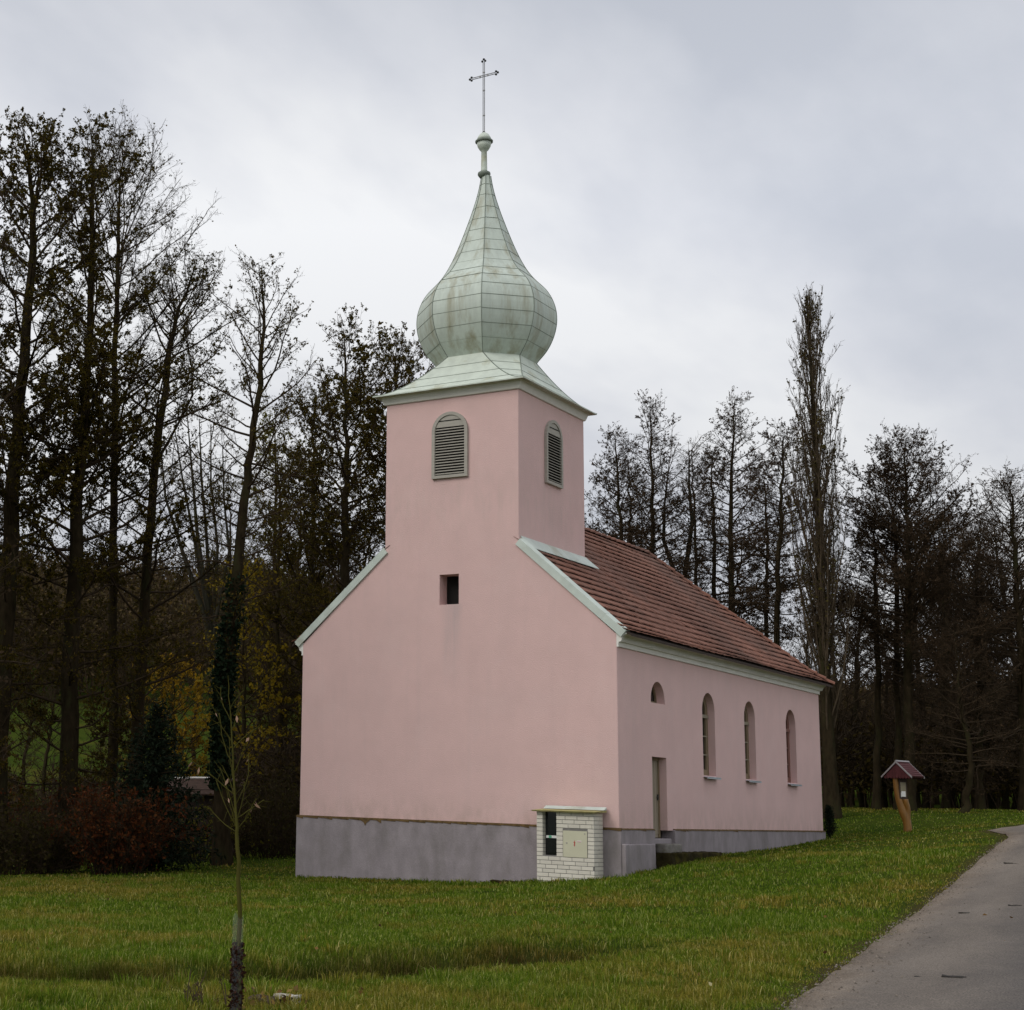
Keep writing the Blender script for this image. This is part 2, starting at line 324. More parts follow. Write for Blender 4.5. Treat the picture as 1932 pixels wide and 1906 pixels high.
def ground(X):
    X = np.atleast_2d(np.asarray(X, float))[:, :2]; z = ground0(X)
    d, par = seg_dist(X, DITCH); fade = sstep(8.0, 6.2, par)
    z = z-.62*fade*np.exp(-(d/.65)**2)
    return z+.025*vnoise(X, 1.1, 1)+.03*vnoise(X, 3.7, 2)
# road outline: left edge as seen, then the far lip of the side branch, then back along the right
EDGE = np.array([hit(x, y, ground0)[:2] for x, y in [(1475, 1906), (1560, 1842), (1640, 1786), (1700, 1740), (1760, 1696), (1800, 1665), (1850, 1622), (1885, 1594)]])
e_in = np.array([hit(x, y, ground0)[:2] for x, y in [(1903, 1580), (1898, 1573), (1862, 1567), (1890, 1563), (1932, 1558)]])
print('road edge', EDGE.round(1).tolist(), 'inner', e_in.round(1).tolist())
d0 = EDGE[0]-EDGE[1]; d0 /= np.hypot(*d0)
back = [EDGE[0]+d0*t for t in (30, 20, 10, 4)]
LEFT = np.array(back+list(EDGE)+list(e_in))
far_r = e_in[-1]+np.array([16.0, 10.0])
RIGHT = np.array([far_r, e_in[-1]+np.array([17, 2]), EDGE[-1]+np.array([9.5, 1.5]), EDGE[5]+np.array([5.6, 2.0]), EDGE[3]+np.array([4.6, 1.6]), EDGE[0]+np.array([4.3, 1.7]), back[2]+np.array([4.3, 1.7]), back[0]+np.array([4.3, 1.7])])
ROADP = np.r_[LEFT, RIGHT]
def in_poly(X, P):
    c = np.zeros(len(X), bool); j = len(P)-1
    for i in range(len(P)):
        xi, yi = P[i]; xj, yj = P[j]
        m = ((yi > X[:, 1]) != (yj > X[:, 1])) & (X[:, 0] < (xj-xi)*(X[:, 1]-yi)/(yj-yi+1e-12)+xi); c ^= m; j = i
    return c
def road_sd(X):                         # signed distance, negative on the road
    d, _ = seg_dist(X, np.r_[ROADP, ROADP[:1]]); return np.where(in_poly(X, ROADP), -d, d)

# ------------------------------------------------------------------ ground sheet
rings = np.r_[np.geomspace(1.2, 9, 18)[:-1], np.arange(9, 30, .22), np.arange(30, 70, .45), np.geomspace(70, 900, 60)]
ang0 = YAW; angs = np.sort(np.r_[np.arange(-R(20), R(42), R(.32)), np.arange(R(42), R(340), R(3))])
nA = len(angs)
A_, R_ = np.meshgrid(angs+ang0, rings); GX = np.c_[(CAM[0]+R_*np.sin(A_)).ravel(), (CAM[1]+R_*np.cos(A_)).ravel()]
GX = np.r_[GX, CAM[None, :2]]
gz = ground(GX); sd_ = road_sd(GX); dd, dpar = seg_dist(GX, DITCH)
gz = gz-.10*sstep(0.0, -.35, sd_)
i = np.arange(len(rings)-1)[:, None]*nA; j = np.arange(nA)[None]; j2 = (j+1) % nA
Q = np.stack([i+j2, i+j, i+nA+j, i+nA+j2], -1).reshape(-1, 4)
tri = np.stack([np.arange(nA), (np.arange(nA)+1) % nA, np.full(nA, len(GX)-1)], -1)
gm = np_mesh('ground', np.c_[GX, gz], [(Q, 0), (tri, 0)])
for nm, arr in (('verge', sstep(.40, .0, sd_)*.9), ('ditch', np.exp(-(dd/.85)**2)*sstep(8.0, 6.5, dpar))):
    at_ = gm.attributes.new(nm, 'FLOAT', 'POINT'); at_.data.foreach_set('value', arr.astype(np.float32))
gm.polygons.foreach_set('use_smooth', [True]*len(gm.polygons))
def ground_mat():
    m = bpy.data.materials.new('meadow_soil'); m.use_nodes = True; t = m.node_tree; p = t.nodes['Principled BSDF']; p.inputs['Roughness'].default_value = .95
    p.inputs['Specular IOR Level'].default_value = 0
    g = N(t, 'ShaderNodeNewGeometry')
    def noise(s, d=5):
        n = N(t, 'ShaderNodeTexNoise'); n.inputs['Scale'].default_value = s; n.inputs['Detail'].default_value = d; n.inputs['Roughness'].default_value = .6
        t.links.new(g.outputs['Position'], n.inputs[0]); return n.outputs[0]
    def rampf(f, stops):
        r = N(t, 'ShaderNodeValToRGB'); t.links.new(f, r.inputs[0]); e = r.color_ramp.elements
        while len(e) < len(stops): e.new(.5)
        for k, (q, c) in enumerate(stops): e[k].position = q; e[k].color = (*c, 1)
        return r.outputs[0]
    def mixc(f, a, b):
        x = N(t, 'ShaderNodeMixRGB'); t.links.new(f, x.inputs[0])
        for k, v in ((1, a), (2, b)):
            if isinstance(v, tuple): x.inputs[k].default_value = (*v, 1)
            else: t.links.new(v, x.inputs[k])
        return x.outputs[0]
    c = rampf(noise(.35), [(.35, (.030, .050, .008)), (.55, (.045, .062, .010)), (.68, (.075, .068, .014))])
    c = mixc(rampf(noise(9, 4), [(.45, (0, 0, 0)), (.75, (.6, .6, .6))]), c, (.03, .032, .008))
    at1 = N(t, 'ShaderNodeAttribute', attribute_name='verge'); at2 = N(t, 'ShaderNodeAttribute', attribute_name='ditch')
    c = mixc(at1.outputs['Fac'], c, (.055, .042, .022)); c = mixc(at2.outputs['Fac'], c, (.035, .026, .010))
    t.links.new(c, p.inputs['Base Color'])
    b = N(t, 'ShaderNodeBump'); b.inputs['Strength'].default_value = .7; b.inputs['Distance'].default_value = .06
    t.links.new(noise(14, 5), b.inputs['Height']); t.links.new(b.outputs[0], p.inputs['Normal'])
    return m
put('ground', gm, ground_mat(), kind='structure')

# ------------------------------------------------------------------ road
xs = np.arange(ROADP[:, 0].min(), ROADP[:, 0].max()+.3, .3); ys = np.arange(ROADP[:, 1].min(), ROADP[:, 1].max()+.3, .3)
bm = bmesh.new()
try:
    vs = [bm.verts.new((x, y, 0)) for x, y in ROADP]; bm.faces.new(vs)
    bmesh.ops.triangulate(bm, faces=bm.faces[:])
    for lo, hi, nrm in ((xs[0], xs[-1], (1, 0, 0)), (ys[0], ys[-1], (0, 1, 0))):
        for v in np.arange(lo+.01, hi, .6):
            co = (v, 0, 0) if nrm[0] else (0, v, 0)
            bmesh.ops.bisect_plane(bm, geom=bm.verts[:]+bm.edges[:]+bm.faces[:], plane_co=co, plane_no=nrm)
finally: pass
co = np.array([v.co[:2] for v in bm.verts]); sdr = road_sd(co); z = ground(co)
jit = .10*vnoise(co, .35, 5)*(sdr > -.02)+.05*vnoise(co, .11, 6)*(sdr > -.02)
for v, zz_, s_ in zip(bm.verts, z, sdr): v.co.z = zz_+(.004 if s_ > -.02 else .03)
rm = bpy.data.meshes.new('road'); bm.normal_update(); bmesh.ops.recalc_face_normals(bm, faces=bm.faces[:])
if bm.faces[0].normal.z < 0: bmesh.ops.reverse_faces(bm, faces=bm.faces[:])
bm.to_mesh(rm); bm.free()
ea = rm.attributes.new('edge', 'FLOAT', 'POINT'); ea.data.foreach_set('value', (-sdr).astype(np.float32))
def road_mat():
    m = bpy.data.materials.new('worn_asphalt'); m.use_nodes = True; t = m.node_tree; p = t.nodes['Principled BSDF']; p.inputs['Roughness'].default_value = .9
    p.inputs['Specular IOR Level'].default_value = .2
    g = N(t, 'ShaderNodeNewGeometry'); a = N(t, 'ShaderNodeAttribute', attribute_name='edge')
    def noise(s, d=5, st=None):
        n = N(t, 'ShaderNodeTexNoise'); n.inputs['Scale'].default_value = s; n.inputs['Detail'].default_value = d; n.inputs['Roughness'].default_value = .65
        if st:
            mp = N(t, 'ShaderNodeMapping'); mp.inputs['Rotation'].default_value = (0, 0, R(-12)); mp.inputs['Scale'].default_value = st
            t.links.new(g.outputs['Position'], mp.inputs[0]); t.links.new(mp.outputs[0], n.inputs[0])
        else: t.links.new(g.outputs['Position'], n.inputs[0])
        return n.outputs[0]
    r = N(t, 'ShaderNodeValToRGB'); t.links.new(noise(.9, 6, (1, .25, 1)), r.inputs[0])
    r.color_ramp.elements[0].position = .3; r.color_ramp.elements[0].color = (.108, .091, .077, 1)
    r.color_ramp.elements[1].position = .7; r.color_ramp.elements[1].color = (.186, .157, .130, 1)
    ad = N(t, 'ShaderNodeMath', operation='ADD'); t.links.new(a.outputs['Fac'], ad.inputs[0])
    ml = N(t, 'ShaderNodeMath', operation='MULTIPLY'); t.links.new(noise(2.0), ml.inputs[0]); ml.inputs[1].default_value = .8; t.links.new(ml.outputs[0], ad.inputs[1])
    r2 = N(t, 'ShaderNodeValToRGB'); t.links.new(ad.outputs[0], r2.inputs[0])
    e = r2.color_ramp.elements; e[0].position = .25; e[0].color = (.85, .75, .62, 1); e[1].position = .62; e[1].color = (1.25, 1.2, 1.13, 1)
    for q, c in ((.95, (1, 1, 1)),): x = e.new(q); x.color = (*c, 1)
    mx = N(t, 'ShaderNodeMixRGB', blend_type='MULTIPLY'); mx.inputs[0].default_value = 1; t.links.new(r.outputs[0], mx.inputs[1]); t.links.new(r2.outputs[0], mx.inputs[2])
    # darker newer asphalt towards the middle of the lane
    mr = N(t, 'ShaderNodeMapRange'); t.links.new(ad.outputs[0], mr.inputs[0]); mr.inputs['From Min'].default_value = 1.5; mr.inputs['From Max'].default_value = 2.6
    mx2 = N(t, 'ShaderNodeMixRGB'); t.links.new(mr.outputs[0], mx2.inputs[0]); t.links.new(mx.outputs[0], mx2.inputs[1]); mx2.inputs[2].default_value = (.080, .072, .068, 1)
    vo = N(t, 'ShaderNodeTexNoise'); vo.inputs['Scale'].default_value = 60; t.links.new(g.outputs['Position'], vo.inputs[0])
    r3 = N(t, 'ShaderNodeValToRGB'); t.links.new(vo.outputs[0], r3.inputs[0]); r3.color_ramp.elements[0].position = .40; r3.color_ramp.elements[0].color = (.55, .55, .55, 1); r3.color_ramp.elements[1].position = .60; r3.color_ramp.elements[1].color = (1.35, 1.35, 1.33, 1)
    mx3 = N(t, 'ShaderNodeMixRGB', blend_type='MULTIPLY'); mx3.inputs[0].default_value = .8; t.links.new(mx2.outputs[0], mx3.inputs[1]); t.links.new(r3.outputs[0], mx3.inputs[2])
    t.links.new(mx3.outputs[0], p.inputs['Base Color'])
    b = N(t, 'ShaderNodeBump'); b.inputs['Strength'].default_value = .35; b.inputs['Distance'].default_value = .01
    t.links.new(vo.outputs[0], b.inputs['Height']); t.links.new(b.outputs[0], p.inputs['Normal'])
    return m
put('road', rm, road_mat(), kind='structure')

# ------------------------------------------------------------------ church
W2, L, TW, TD, TZ = 4.4415, 16.686, 1.92, 4.134, 10.957
RK = .887; RIDGE = 8.70
church = thing('church', 'small pink village church with pale green onion dome on its front tower', 'church')
def rz(x): return RIDGE-RK*abs(x)
def apply_bool(mb, cutters):
    o = put('tmp', mb.mesh('tmp')); cs = []
    for c in cutters:
        q = put('cut', c.mesh('cut')); cs.append(q)
        md = o.modifiers.new('b', 'BOOLEAN'); md.operation = 'DIFFERENCE'; md.solver = 'EXACT'; md.object = q
    bpy.context.view_layer.update()
    dg = bpy.context.evaluated_depsgraph_get(); me = bpy.data.meshes.new_from_object(o.evaluated_get(dg))
    for q in cs+[o]:
        d = q.data; bpy.data.objects.remove(q); bpy.data.meshes.remove(d)
    return me
def arch(y0, y1, zb, zt, x0, x1):       # arched cutter through a side wall
    c = MB(); r = (y1-y0)/2; yc = (y0+y1)/2; zs = zt-r
    pts = [(x0, y0, zb), (x0, y1, zb)]+[(x0, yc+r*math.cos(a), zs+r*math.sin(a)) for a in np.linspace(0, math.pi, 21)]
    c.prism(pts, (x1-x0, 0, 0)); return c
front = MB(); EA = 4.60
front.prism([(-W2, 0, -.02), (W2, 0, -.02), (W2, 0, EA-.02), (TW, 0, rz(TW)-.10), (TW, 0, TZ), (-TW, 0, TZ), (-TW, 0, rz(TW)-.10), (-W2, 0, EA-.02)], (0, .7, 0))
cut = MB(); cut.box(-.30, .25, -.5, .42, 5.49, 6.27)
m1 = apply_bool(front, [cut])
bm = bmesh.new(); bm.from_mesh(m1)          # slightly rounded plaster corners
ed = [e for e in bm.edges if abs(e.verts[0].co.x-e.verts[1].co.x) < 1e-4 and all(abs(v.co.y) < 1e-4 and (abs(abs(v.co.x)-W2) < 1e-3 or abs(abs(v.co.x)-TW) < 1e-3) for v in e.verts)]
bmesh.ops.bevel(bm, geom=ed, offset=.022, segments=3, profile=.5, affect='EDGES'); bm.to_mesh(m1); bm.free()
body = MB(); body.prism([(-W2, .7, -.02), (W2, .7, -.02), (W2, .7, EA-.02), (0, .7, RIDGE-.35), (-W2, .7, EA-.02)], (0, 12.8-.7, 0))
WIN = [(5.84, 6.82), (9.28, 10.24), (13.15, 14.13)]; DP = .27
m2 = apply_bool(body, [arch(a, b, 1.42, 3.62, W2-DP, W2+.5) for a, b in WIN[:2]]+[arch(2.14, 3.10, 3.10, 3.64, W2-DP, W2+.5)]+[(lambda c: (c.box(W2-.27, W2+.5, 2.15, 3.13, -.5, 1.77), c)[1])(MB())])
end = MB(); end.box(-W2, W2, 12.8, L, -.02, EA-.02)
m3 = apply_bool(end, [arch(*WIN[2], 1.42, 3.62, W2-DP, W2+.5)])
tow = MB(); tow.box(-TW, TW, .7, TD, 5.0, TZ); m4 = tow.mesh('tower')
bm = bmesh.new()
for me in (m1, m2, m3, m4): bm.from_mesh(me); bpy.data.meshes.remove(me)
wm = bpy.data.meshes.new('wall'); bm.to_mesh(wm); bm.free()
wall = put('wall', wm, PINK, church)
o = MB(); o.box(-.295, .245, .40, .415, 5.495, 6.265); o.obj('opening_shade', DARK, church, label='black panel for the unlit inside of the square gable opening')  # black panel closes the cut, the shade is put into its colour
# plinth, with a ragged mossy edge
pl = MB(); PO = .06; ZB = -2.6
pl.box(-W2-PO, W2+PO, -PO, .5, ZB, -.005); pl.box(-W2-PO, -W2+.3, .5, L+PO, ZB, -.005); pl.box(-W2+.3, W2-.3, L-.3, L+PO, ZB, -.005)
pl.box(W2-.3, W2+PO, .5, 2.14, ZB, -.005); pl.box(W2-.3, W2+PO, 3.48, L-.3, ZB, -.005); pl.box(W2-.3, W2+PO, L-.3, L+PO, ZB, -.008)
pl.box(W2-.3, W2-.02, 2.14, 3.48, ZB, -.22)
pl.hexa([(W2+PO, -PO+.02, ZB), (W2+.20, -PO+.02, ZB), (W2+.20, 1.87, ZB), (W2+PO, 1.87, ZB), (W2+PO, -PO+.02, -.335), (W2+.16, -PO+.02, -.345), (W2+.16, 1.87, -.345), (W2+PO, 1.87, -.335)])
plinth = pl.obj('plinth', GREY_RENDER, church)
bv = plinth.modifiers.new('soft', 'BEVEL'); bv.width = .02; bv.segments = 2
mo = MB(); rr = random.Random(3)
def mossline(fix, a, b, axis):
    s = a
    while s < b:
        w = rr.uniform(.12, .5); h = rr.choice([.02, .025, .03, .035, .05]); t = min(s+w, b)
        if rr.random() < .05: h = .09
        if axis == 'x': mo.hexa([(s, -PO-.012, -.01-h*.2), (t, -PO-.012, -.01-h), (t, .0, -.01-h), (s, .0, -.01-h*.2), (s, -PO-.006, .018), (t, -PO-.006, .018), (t, -.002, .03), (s, -.002, .03)])
        else: mo.hexa([(fix+.002, s, .0), (fix+PO+.01, s, -.012), (fix+PO+.01, t, -.008-h*.4), (fix+.002, t, 0), (fix+.002, s, .024), (fix+PO+.003, s, .004), (fix+PO+.003, t, .006), (fix+.002, t, .02)])
        s = t
mossline(0, -W2-PO, W2+PO, 'x'); mo.obj('moss_edge', DIRT, church, label='brown mossy ledge on top of the grey front plinth')
for y0, y1 in ((3.5, L), (.02, 2.1)):
    mo = MB(); mossline(W2, y0, y1, 'y'); mo.obj('moss_edge', DIRT, church)
mo = MB(); mo.prism([(-2.62, -PO-.014, 0), (-2.2, -PO-.014, 0), (-2.34, -PO-.014, -.10), (-2.38, -PO-.014, -.17), (-2.44, -PO-.014, -.08)], (0, .006, 0)); mo.obj('moss_patch', DIRT, church)

# nave roof: real plain tiles laid in courses
def prof(s):                            # slope profile from eave (s=0) to ridge (s=1): x, z
    x = 4.84*(1-s); x = x*4.80/4.84; z = RIDGE-RK*x
    return x, z+.15*max(0, 1-s/.16)**2
HY0, HY1 = 13.75, 17.12
def yhip(x): return HY0+(HY1-HY0)*abs(x)/4.84
rf = MB(); rng = random.Random(5); NC = 21
for sgn in (1, -1):
    for i in range(NC):
        s0, s1 = i/NC, min(1, (i+1.25)/NC); x0, z0 = prof(s0); x1, z1 = prof(s1)
        y = -.02 if i % 2 == 0 else -.11; wdt = .185
        th = .032 if i else .014
        if i == 0: lift0 = .035
        lift0, lift1 = .085, .016
        sag = .05*math.sin(i*.7)
        while y < yhip(x0):
            ya, yb = max(y, -.02)+.002, min(y+wdt, yhip(x0))-.002; y += wdt
            if yb-ya < .03: continue
            if abs(x0) < TW and yb < TD-.05: continue
            yc1 = min(yb, yhip(x1)); yc0 = min(ya, yhip(x1))
            a = lift0+rng.uniform(-.009, .009)+.012*math.sin(ya*.9+sag*9); b = a+rng.uniform(-.006, .006); dx = rng.uniform(-.008, .008)
            P = [(sgn*(x0+dx), ya, z0+a), (sgn*(x0+dx), yb, z0+b), (sgn*x1, yc1, z1+lift1), (sgn*x1, yc0, z1+lift1)]
            B = [(sgn*(x0+dx), ya, z0+a-th), (sgn*(x0+dx), yb, z0+b-th)]
            rf.poly(P if sgn > 0 else P[::-1]); q = [B[0], B[1], P[1], P[0]]; rf.poly(q if sgn > 0 else q[::-1])
            rf.poly([B[1], P[2], P[1]]); rf.poly([B[0], P[0], P[3]])
# rear hip
for i in range(NC):
    s0, s1 = i/NC, min(1, (i+1.2)/NC); xa, za = prof(s0); xb, zb = prof(s1); y0, y1 = yhip(xa), yhip(xb); x = -xa
    while x < xa-.02:
        x2 = min(x+.185, xa); rf.poly([(x2, y0, za+.05), (x, y0, za+.05), (max(-xb, min(xb, x)), y1, zb+.01), (max(-xb, min(xb, x2)), y1, zb+.01)])
        rf.poly([(x2, y0, za+.02), (x, y0, za+.02), (x, y0, za+.05), (x2, y0, za+.05)]); x = x2
roof = put('nave_roof', rf.mesh('nave_roof', fix=False), TILE, church)
ul = MB(); xe, ze = prof(0); x16, z16 = prof(.16)
for s in (1, -1):
    ul.hexa([(s*4.80, .02, ze-.06), (s*4.80, 17.05, ze-.06), (s*x16, yhip(x16), z16-.06), (s*x16, .02, z16-.06), (s*4.80, .02, ze-.01), (s*4.80, 17.05, ze-.01), (s*x16, yhip(x16), z16-.02), (s*x16, .02, z16-.02)])
    ul.hexa([(s*x16, .02, z16-.06), (s*x16, yhip(x16), z16-.06), (0, HY0, RIDGE-.06), (0, .02, RIDGE-.06), (s*x16, .02, z16-.02), (s*x16, yhip(x16), z16-.02), (0, HY0, RIDGE-.02), (0, .02, RIDGE-.02)])
ul.poly([(-4.8, 17.05, ze-.03), (4.8, 17.05, ze-.03), (0, HY0, RIDGE-.03)])
ul.obj('roof_deck', TIMBER_UNDER, roof)
def caps(a, b, n):
    c = MB(); a, b = np.array(a), np.array(b); d = (b-a)/np.linalg.norm(b-a); sde = np.cross(d, (0, 0, 1)); sde /= np.linalg.norm(sde); up = np.cross(sde, d)
    for i in range(n):
        p0 = a+(b-a)*i/n; p1 = a+(b-a)*(i+1.12)/n; w0, w1 = .125, .10; h0 = .035+rng.uniform(-.008, .008)
        r0 = [p0+sde*w0*math.cos(t)+up*(.11*math.sin(t)+h0-.03) for t in np.linspace(0, math.pi, 7)]
        r1 = [p1+sde*w1*math.cos(t)+up*(.09*math.sin(t)-.02) for t in np.linspace(0, math.pi, 7)]
        for k in range(6): c.poly([r0[k], r0[k+1], r1[k+1], r1[k]])
        c.poly(r0[::-1])
    return c.v, c.f
rc = MB()
hips = [[(sg*prof(s)[0], yhip(prof(s)[0]), prof(s)[1]+.035) for s in np.linspace(0, 1, 8)] for sg in (1, -1)]
for a, b, n in [((0, HY0, RIDGE+.02), (0, TD-.1, RIDGE+.02), 24)]+[(h[k], h[k+1], 3) for h in hips for k in range(7)]:
    v, f = caps(a, b, n); k = len(rc.v); rc.v += v; rc.f += [tuple(q+k for q in ff) for ff in f]; rc.m += [0]*len(f)
rc.obj('ridge_cap', TILE, roof)
# eaves cornice, mitred round three sides
prof_c = [(-.06, 4.285), (.03, 4.285), (.045, 4.295), (.045, 4.31), (.03, 4.315), (.045, 4.395), (.06, 4.405), (.10, 4.41), (.105, 4.43), (.115, 4.44), (.12, 4.475), (.14, 4.52), (.185, 4.565), (.24, 4.585), (.24, 4.62), (-.06, 4.62)]
ec = MB(); path = [(W2, .004), (W2, L), (-W2, L), (-W2, .004)]; mit = [(1, 0), (1, 1), (-1, 1), (-1, 0)]
ringsC = [[(px+mx_*a, py+my_*a, b) for a, b in prof_c] for (px, py), (mx_, my_) in zip(path, mit)]
for a, b in zip(ringsC[:-1], ringsC[1:]):
    for k in range(len(a)): k2 = (k+1) % len(a); ec.poly([a[k], b[k], b[k2], a[k2]])
ec.poly(ringsC[0]); ec.poly(ringsC[-1][::-1])
ec.obj('eaves_cornice', WHITE_TRIM, church)
# copper verge strips on the front gable and the strips beside the tower
for s in (1, -1):
    v = MB(); xa, xb = TW-.02, 4.63
    if s > 0: xa = TW-.01
    n = np.array([RK, 1])/math.hypot(RK, 1)*1.0
    def sec(x): z = rz(x); return [(-.05, -.105), (-.05, .075), (.17, .115), (.17, .06), (-.004, .05), (-.004, -.105)], x, z
    ra = []
    for x in (xa, xb):
        pts, xx, z = sec(x); ra.append([(s*(xx+n[0]*h), y, z+n[1]*h) for y, h in pts])
    for k in range(6): k2 = (k+1) % 6; v.poly([ra[0][k], ra[1][k], ra[1][k2], ra[0][k2]])
    v.poly(ra[0]); v.poly(ra[1])
    for q in (.42, .8):                  # lap joints
        x = xa+(xb-xa)*q; z = rz(x); pts, xx, z = sec(x); r1 = [(s*(x+n[0]*(h+.004)), y*1.03-.002, z+n[1]*(h+.004)) for y, h in pts[:3]]
        r2 = [(s*(x+.05+n[0]*(h+.004)), y*1.03-.002, rz(x+.05)+n[1]*(h+.004)) for y, h in pts[:3]]
        for k in range(2): v.poly([r1[k], r2[k], r2[k+1], r1[k+1]])
    v.obj('verge_flashing', FLASH, church)
    t = MB(); x0, x1 = TW+.002, TW+.26
    t.hexa([(s*x0, .10, rz(x0)+.06), (s*x1, .10, rz(x1)+.085), (s*(x1+.03), TD+.28, rz(x1)+.085), (s*x0, TD+.06, rz(x0)+.06), (s*x0, .10, rz(x0)+.17), (s*x1, .10, rz(x1)+.10), (s*(x1+.03), TD+.28, rz(x1)+.10), (s*x0, TD+.06, rz(x0)+.17)])
    t.obj('wall_flashing', FLASH, church)
# tower cornice
tcn = MB(); c0 = (0, TD/2)
prT = [(-.05, TZ-.005), (.035, TZ-.005), (.05, TZ+.01), (.115, TZ+.20), (.14, TZ+.205), (.14, TZ+.225), (-.05, TZ+.225)]
cn = [(1, -1), (1, 1), (-1, 1), (-1, -1)]; hx, hy = TW, TD/2
rg = [[(sx*(hx+a), TD/2+sy*(hy+a), b) for a, b in prT] for sx, sy in cn]
for q in range(4):
    a, b = rg[q], rg[(q+1) % 4]
    for k in range(len(a)): k2 = (k+1) % len(a); tcn.poly([a[k], b[k], b[k2], a[k2]])
tcn.obj('tower_cornice', WHITE_TRIM, church)
# skirt roof: square eave to octagon neck
ZE, NR = TZ+.228, 1.34; CX, CY = -.0, TD/2
oct_ang = [R(22.5+45*k) for k in range(8)]
def skirt_ring(t, off=0):               # t 0 eave, 1 neck
    ringp = []; g = t**.8; h = ZE+(12.33-ZE)*(t**1.28)
    for a in oct_ang:
        ox, oy = math.cos(a)*NR, math.sin(a)*NR
        ex = math.copysign(TW+.28, ox); ey = math.copysign(TD/2+.28, oy)
        ringp.append((CX+ex+(ox-ex)*g, CY+ey+(oy-ey)*g, h))
    return ringp
sk = MB(); NT = 15
rs = [skirt_ring(k/NT) for k in range(NT+1)]
for k in range(NT):
    for q in range(8):
        q2 = (q+1) % 8; f = [rs[k][q], rs[k][q2], rs[k+1][q2], rs[k+1][q]]
        sk.poly(f if k else [f[0], f[1], f[2], f[3]] if np.linalg.norm(np.array(f[0])-f[1]) > 1e-4 else [f[0], f[2], f[3]])
skirt = MB(); skirt.v, skirt.f, skirt.m = sk.v, sk.f, sk.m
ev = MB(); q = rs[0]; sq = [(CX-(TW+.28), CY-(TD/2+.28)), (CX+TW+.28, CY-(TD/2+.28)), (CX+TW+.28, CY+TD/2+.28), (CX-(TW+.28), CY+TD/2+.28)]
for a, b in zip(sq, sq[1:]+sq[:1]):     # drip edge
    sk.poly([(*a, ZE), (*b, ZE), (*b, ZE-.03), (*a, ZE-.03)])
sk.poly([(*p, ZE-.012) for p in sq])
skirt = sk.obj('skirt_roof', SKIRT, church)
ss = MB()
for q in range(8): ss.tube([rs[k][q] for k in range(0, NT+1)], .014, 5)
for t in (.25, .5, .75):
    r_ = skirt_ring(t)
    for q in range(8): ss.tube([np.array(r_[q])+(0, 0, .004), np.array(r_[(q+1) % 8])+(0, 0, .004)], .008, 4)
ss.obj('seam', SEAM, skirt)
# onion dome
DP_ = [(12.29, 1.30), (12.40, 1.42), (12.52, 1.535), (12.75, 1.69), (13.04, 1.815), (13.30, 1.88), (13.53, 1.905), (13.75, 1.89), (13.93, 1.855), (14.18, 1.76), (14.42, 1.615), (14.60, 1.42), (14.72, 1.29), (15.0, 1.09), (15.35, .905), (15.75, .735), (16.16, .58), (16.65, .405), (17.11, .262), (17.45, .18), (17.78, .125)]
dz = np.array([a for a, _ in DP_]); dr = np.array([b for _, b in DP_])
zz2 = np.linspace(12.29, 17.78, 66); rr2 = np.interp(zz2, dz, dr); rr2 = np.convolve(np.pad(rr2, 2, 'edge'), [.1, .2, .4, .2, .1], 'valid')
dm = MB()
for k in range(65):
    for q in range(8):
        a, b = oct_ang[q], oct_ang[(q+1) % 8]
        dm.poly([(CX+rr2[k]*math.cos(a), CY+rr2[k]*math.sin(a), zz2[k]), (CX+rr2[k]*math.cos(b), CY+rr2[k]*math.sin(b), zz2[k]), (CX+rr2[k+1]*math.cos(b), CY+rr2[k+1]*math.sin(b), zz2[k+1]), (CX+rr2[k+1]*math.cos(a), CY+rr2[k+1]*math.sin(a), zz2[k+1])])
me = dm.mesh('onion_dome'); bm = bmesh.new(); bm.from_mesh(me); bmesh.ops.remove_doubles(bm, verts=bm.verts, dist=.0005)
bm.normal_update()
for e_ in bm.edges: e_.smooth = e_.calc_face_angle(0) < R(30)
for f_ in bm.faces: f_.smooth = True
bm.to_mesh(me); bm.free()
dome = put('onion_dome', me, COPPER, church)
ds = MB()
for a in oct_ang: ds.tube([(CX+(r+.004)*math.cos(a), CY+(r+.004)*math.sin(a), z) for z, r in zip(zz2, rr2)], .010, 5)
seam_z = [12.66, 13.02, 13.40, 13.78, 14.14, 14.44, 14.73, 15.04, 15.36, 15.70, 16.05, 16.40, 16.78, 17.18, 17.5]
for z in seam_z:
    r = float(np.interp(z, zz2, rr2))+.001
    for q in range(8):
        a, b = oct_ang[q], oct_ang[(q+1) % 8]; o_ = rng.uniform(-.012, .012)
        ds.tube([(CX+r*math.cos(a), CY+r*math.sin(a), z+o_), (CX+r*math.cos(b), CY+r*math.sin(b), z+o_)], .0075, 4)
ds.obj('seam', SEAM, dome)
AX = (-.05, CY-.02)
fin = MB(); fin.lathe([(.12, 17.74), (.165, 17.80), (.18, 17.84), (.17, 17.89), (.12, 17.91)], (*AX, 0), 20, 1)
fin.lathe([(.10, 17.90), (.088, 17.97), (.082, 18.3), (.078, 18.52), (.12, 18.56), (.18, 18.66), (.205, 18.77)], (*AX, 0), 20, 0)
fin.lathe([(.205, 18.77), (.245, 18.79), (.25, 18.83), (.215, 18.86)], (*AX, 0), 20, 1)
fin.lathe([(.205, 18.855), (.185, 18.93), (.13, 19.02), (.055, 19.075), (.03, 19.08)], (*AX, 0), 20, 0)
fin.obj('finial', [SKIRT, SEAM], church, smooth=True)
cr = MB(); ax, ay = AX[0]-.01, AX[1]
def bar(x0, x1, z0, z1, m=0): cr.box(x0, x1, ay-.012, ay+.012, z0, z1, m)
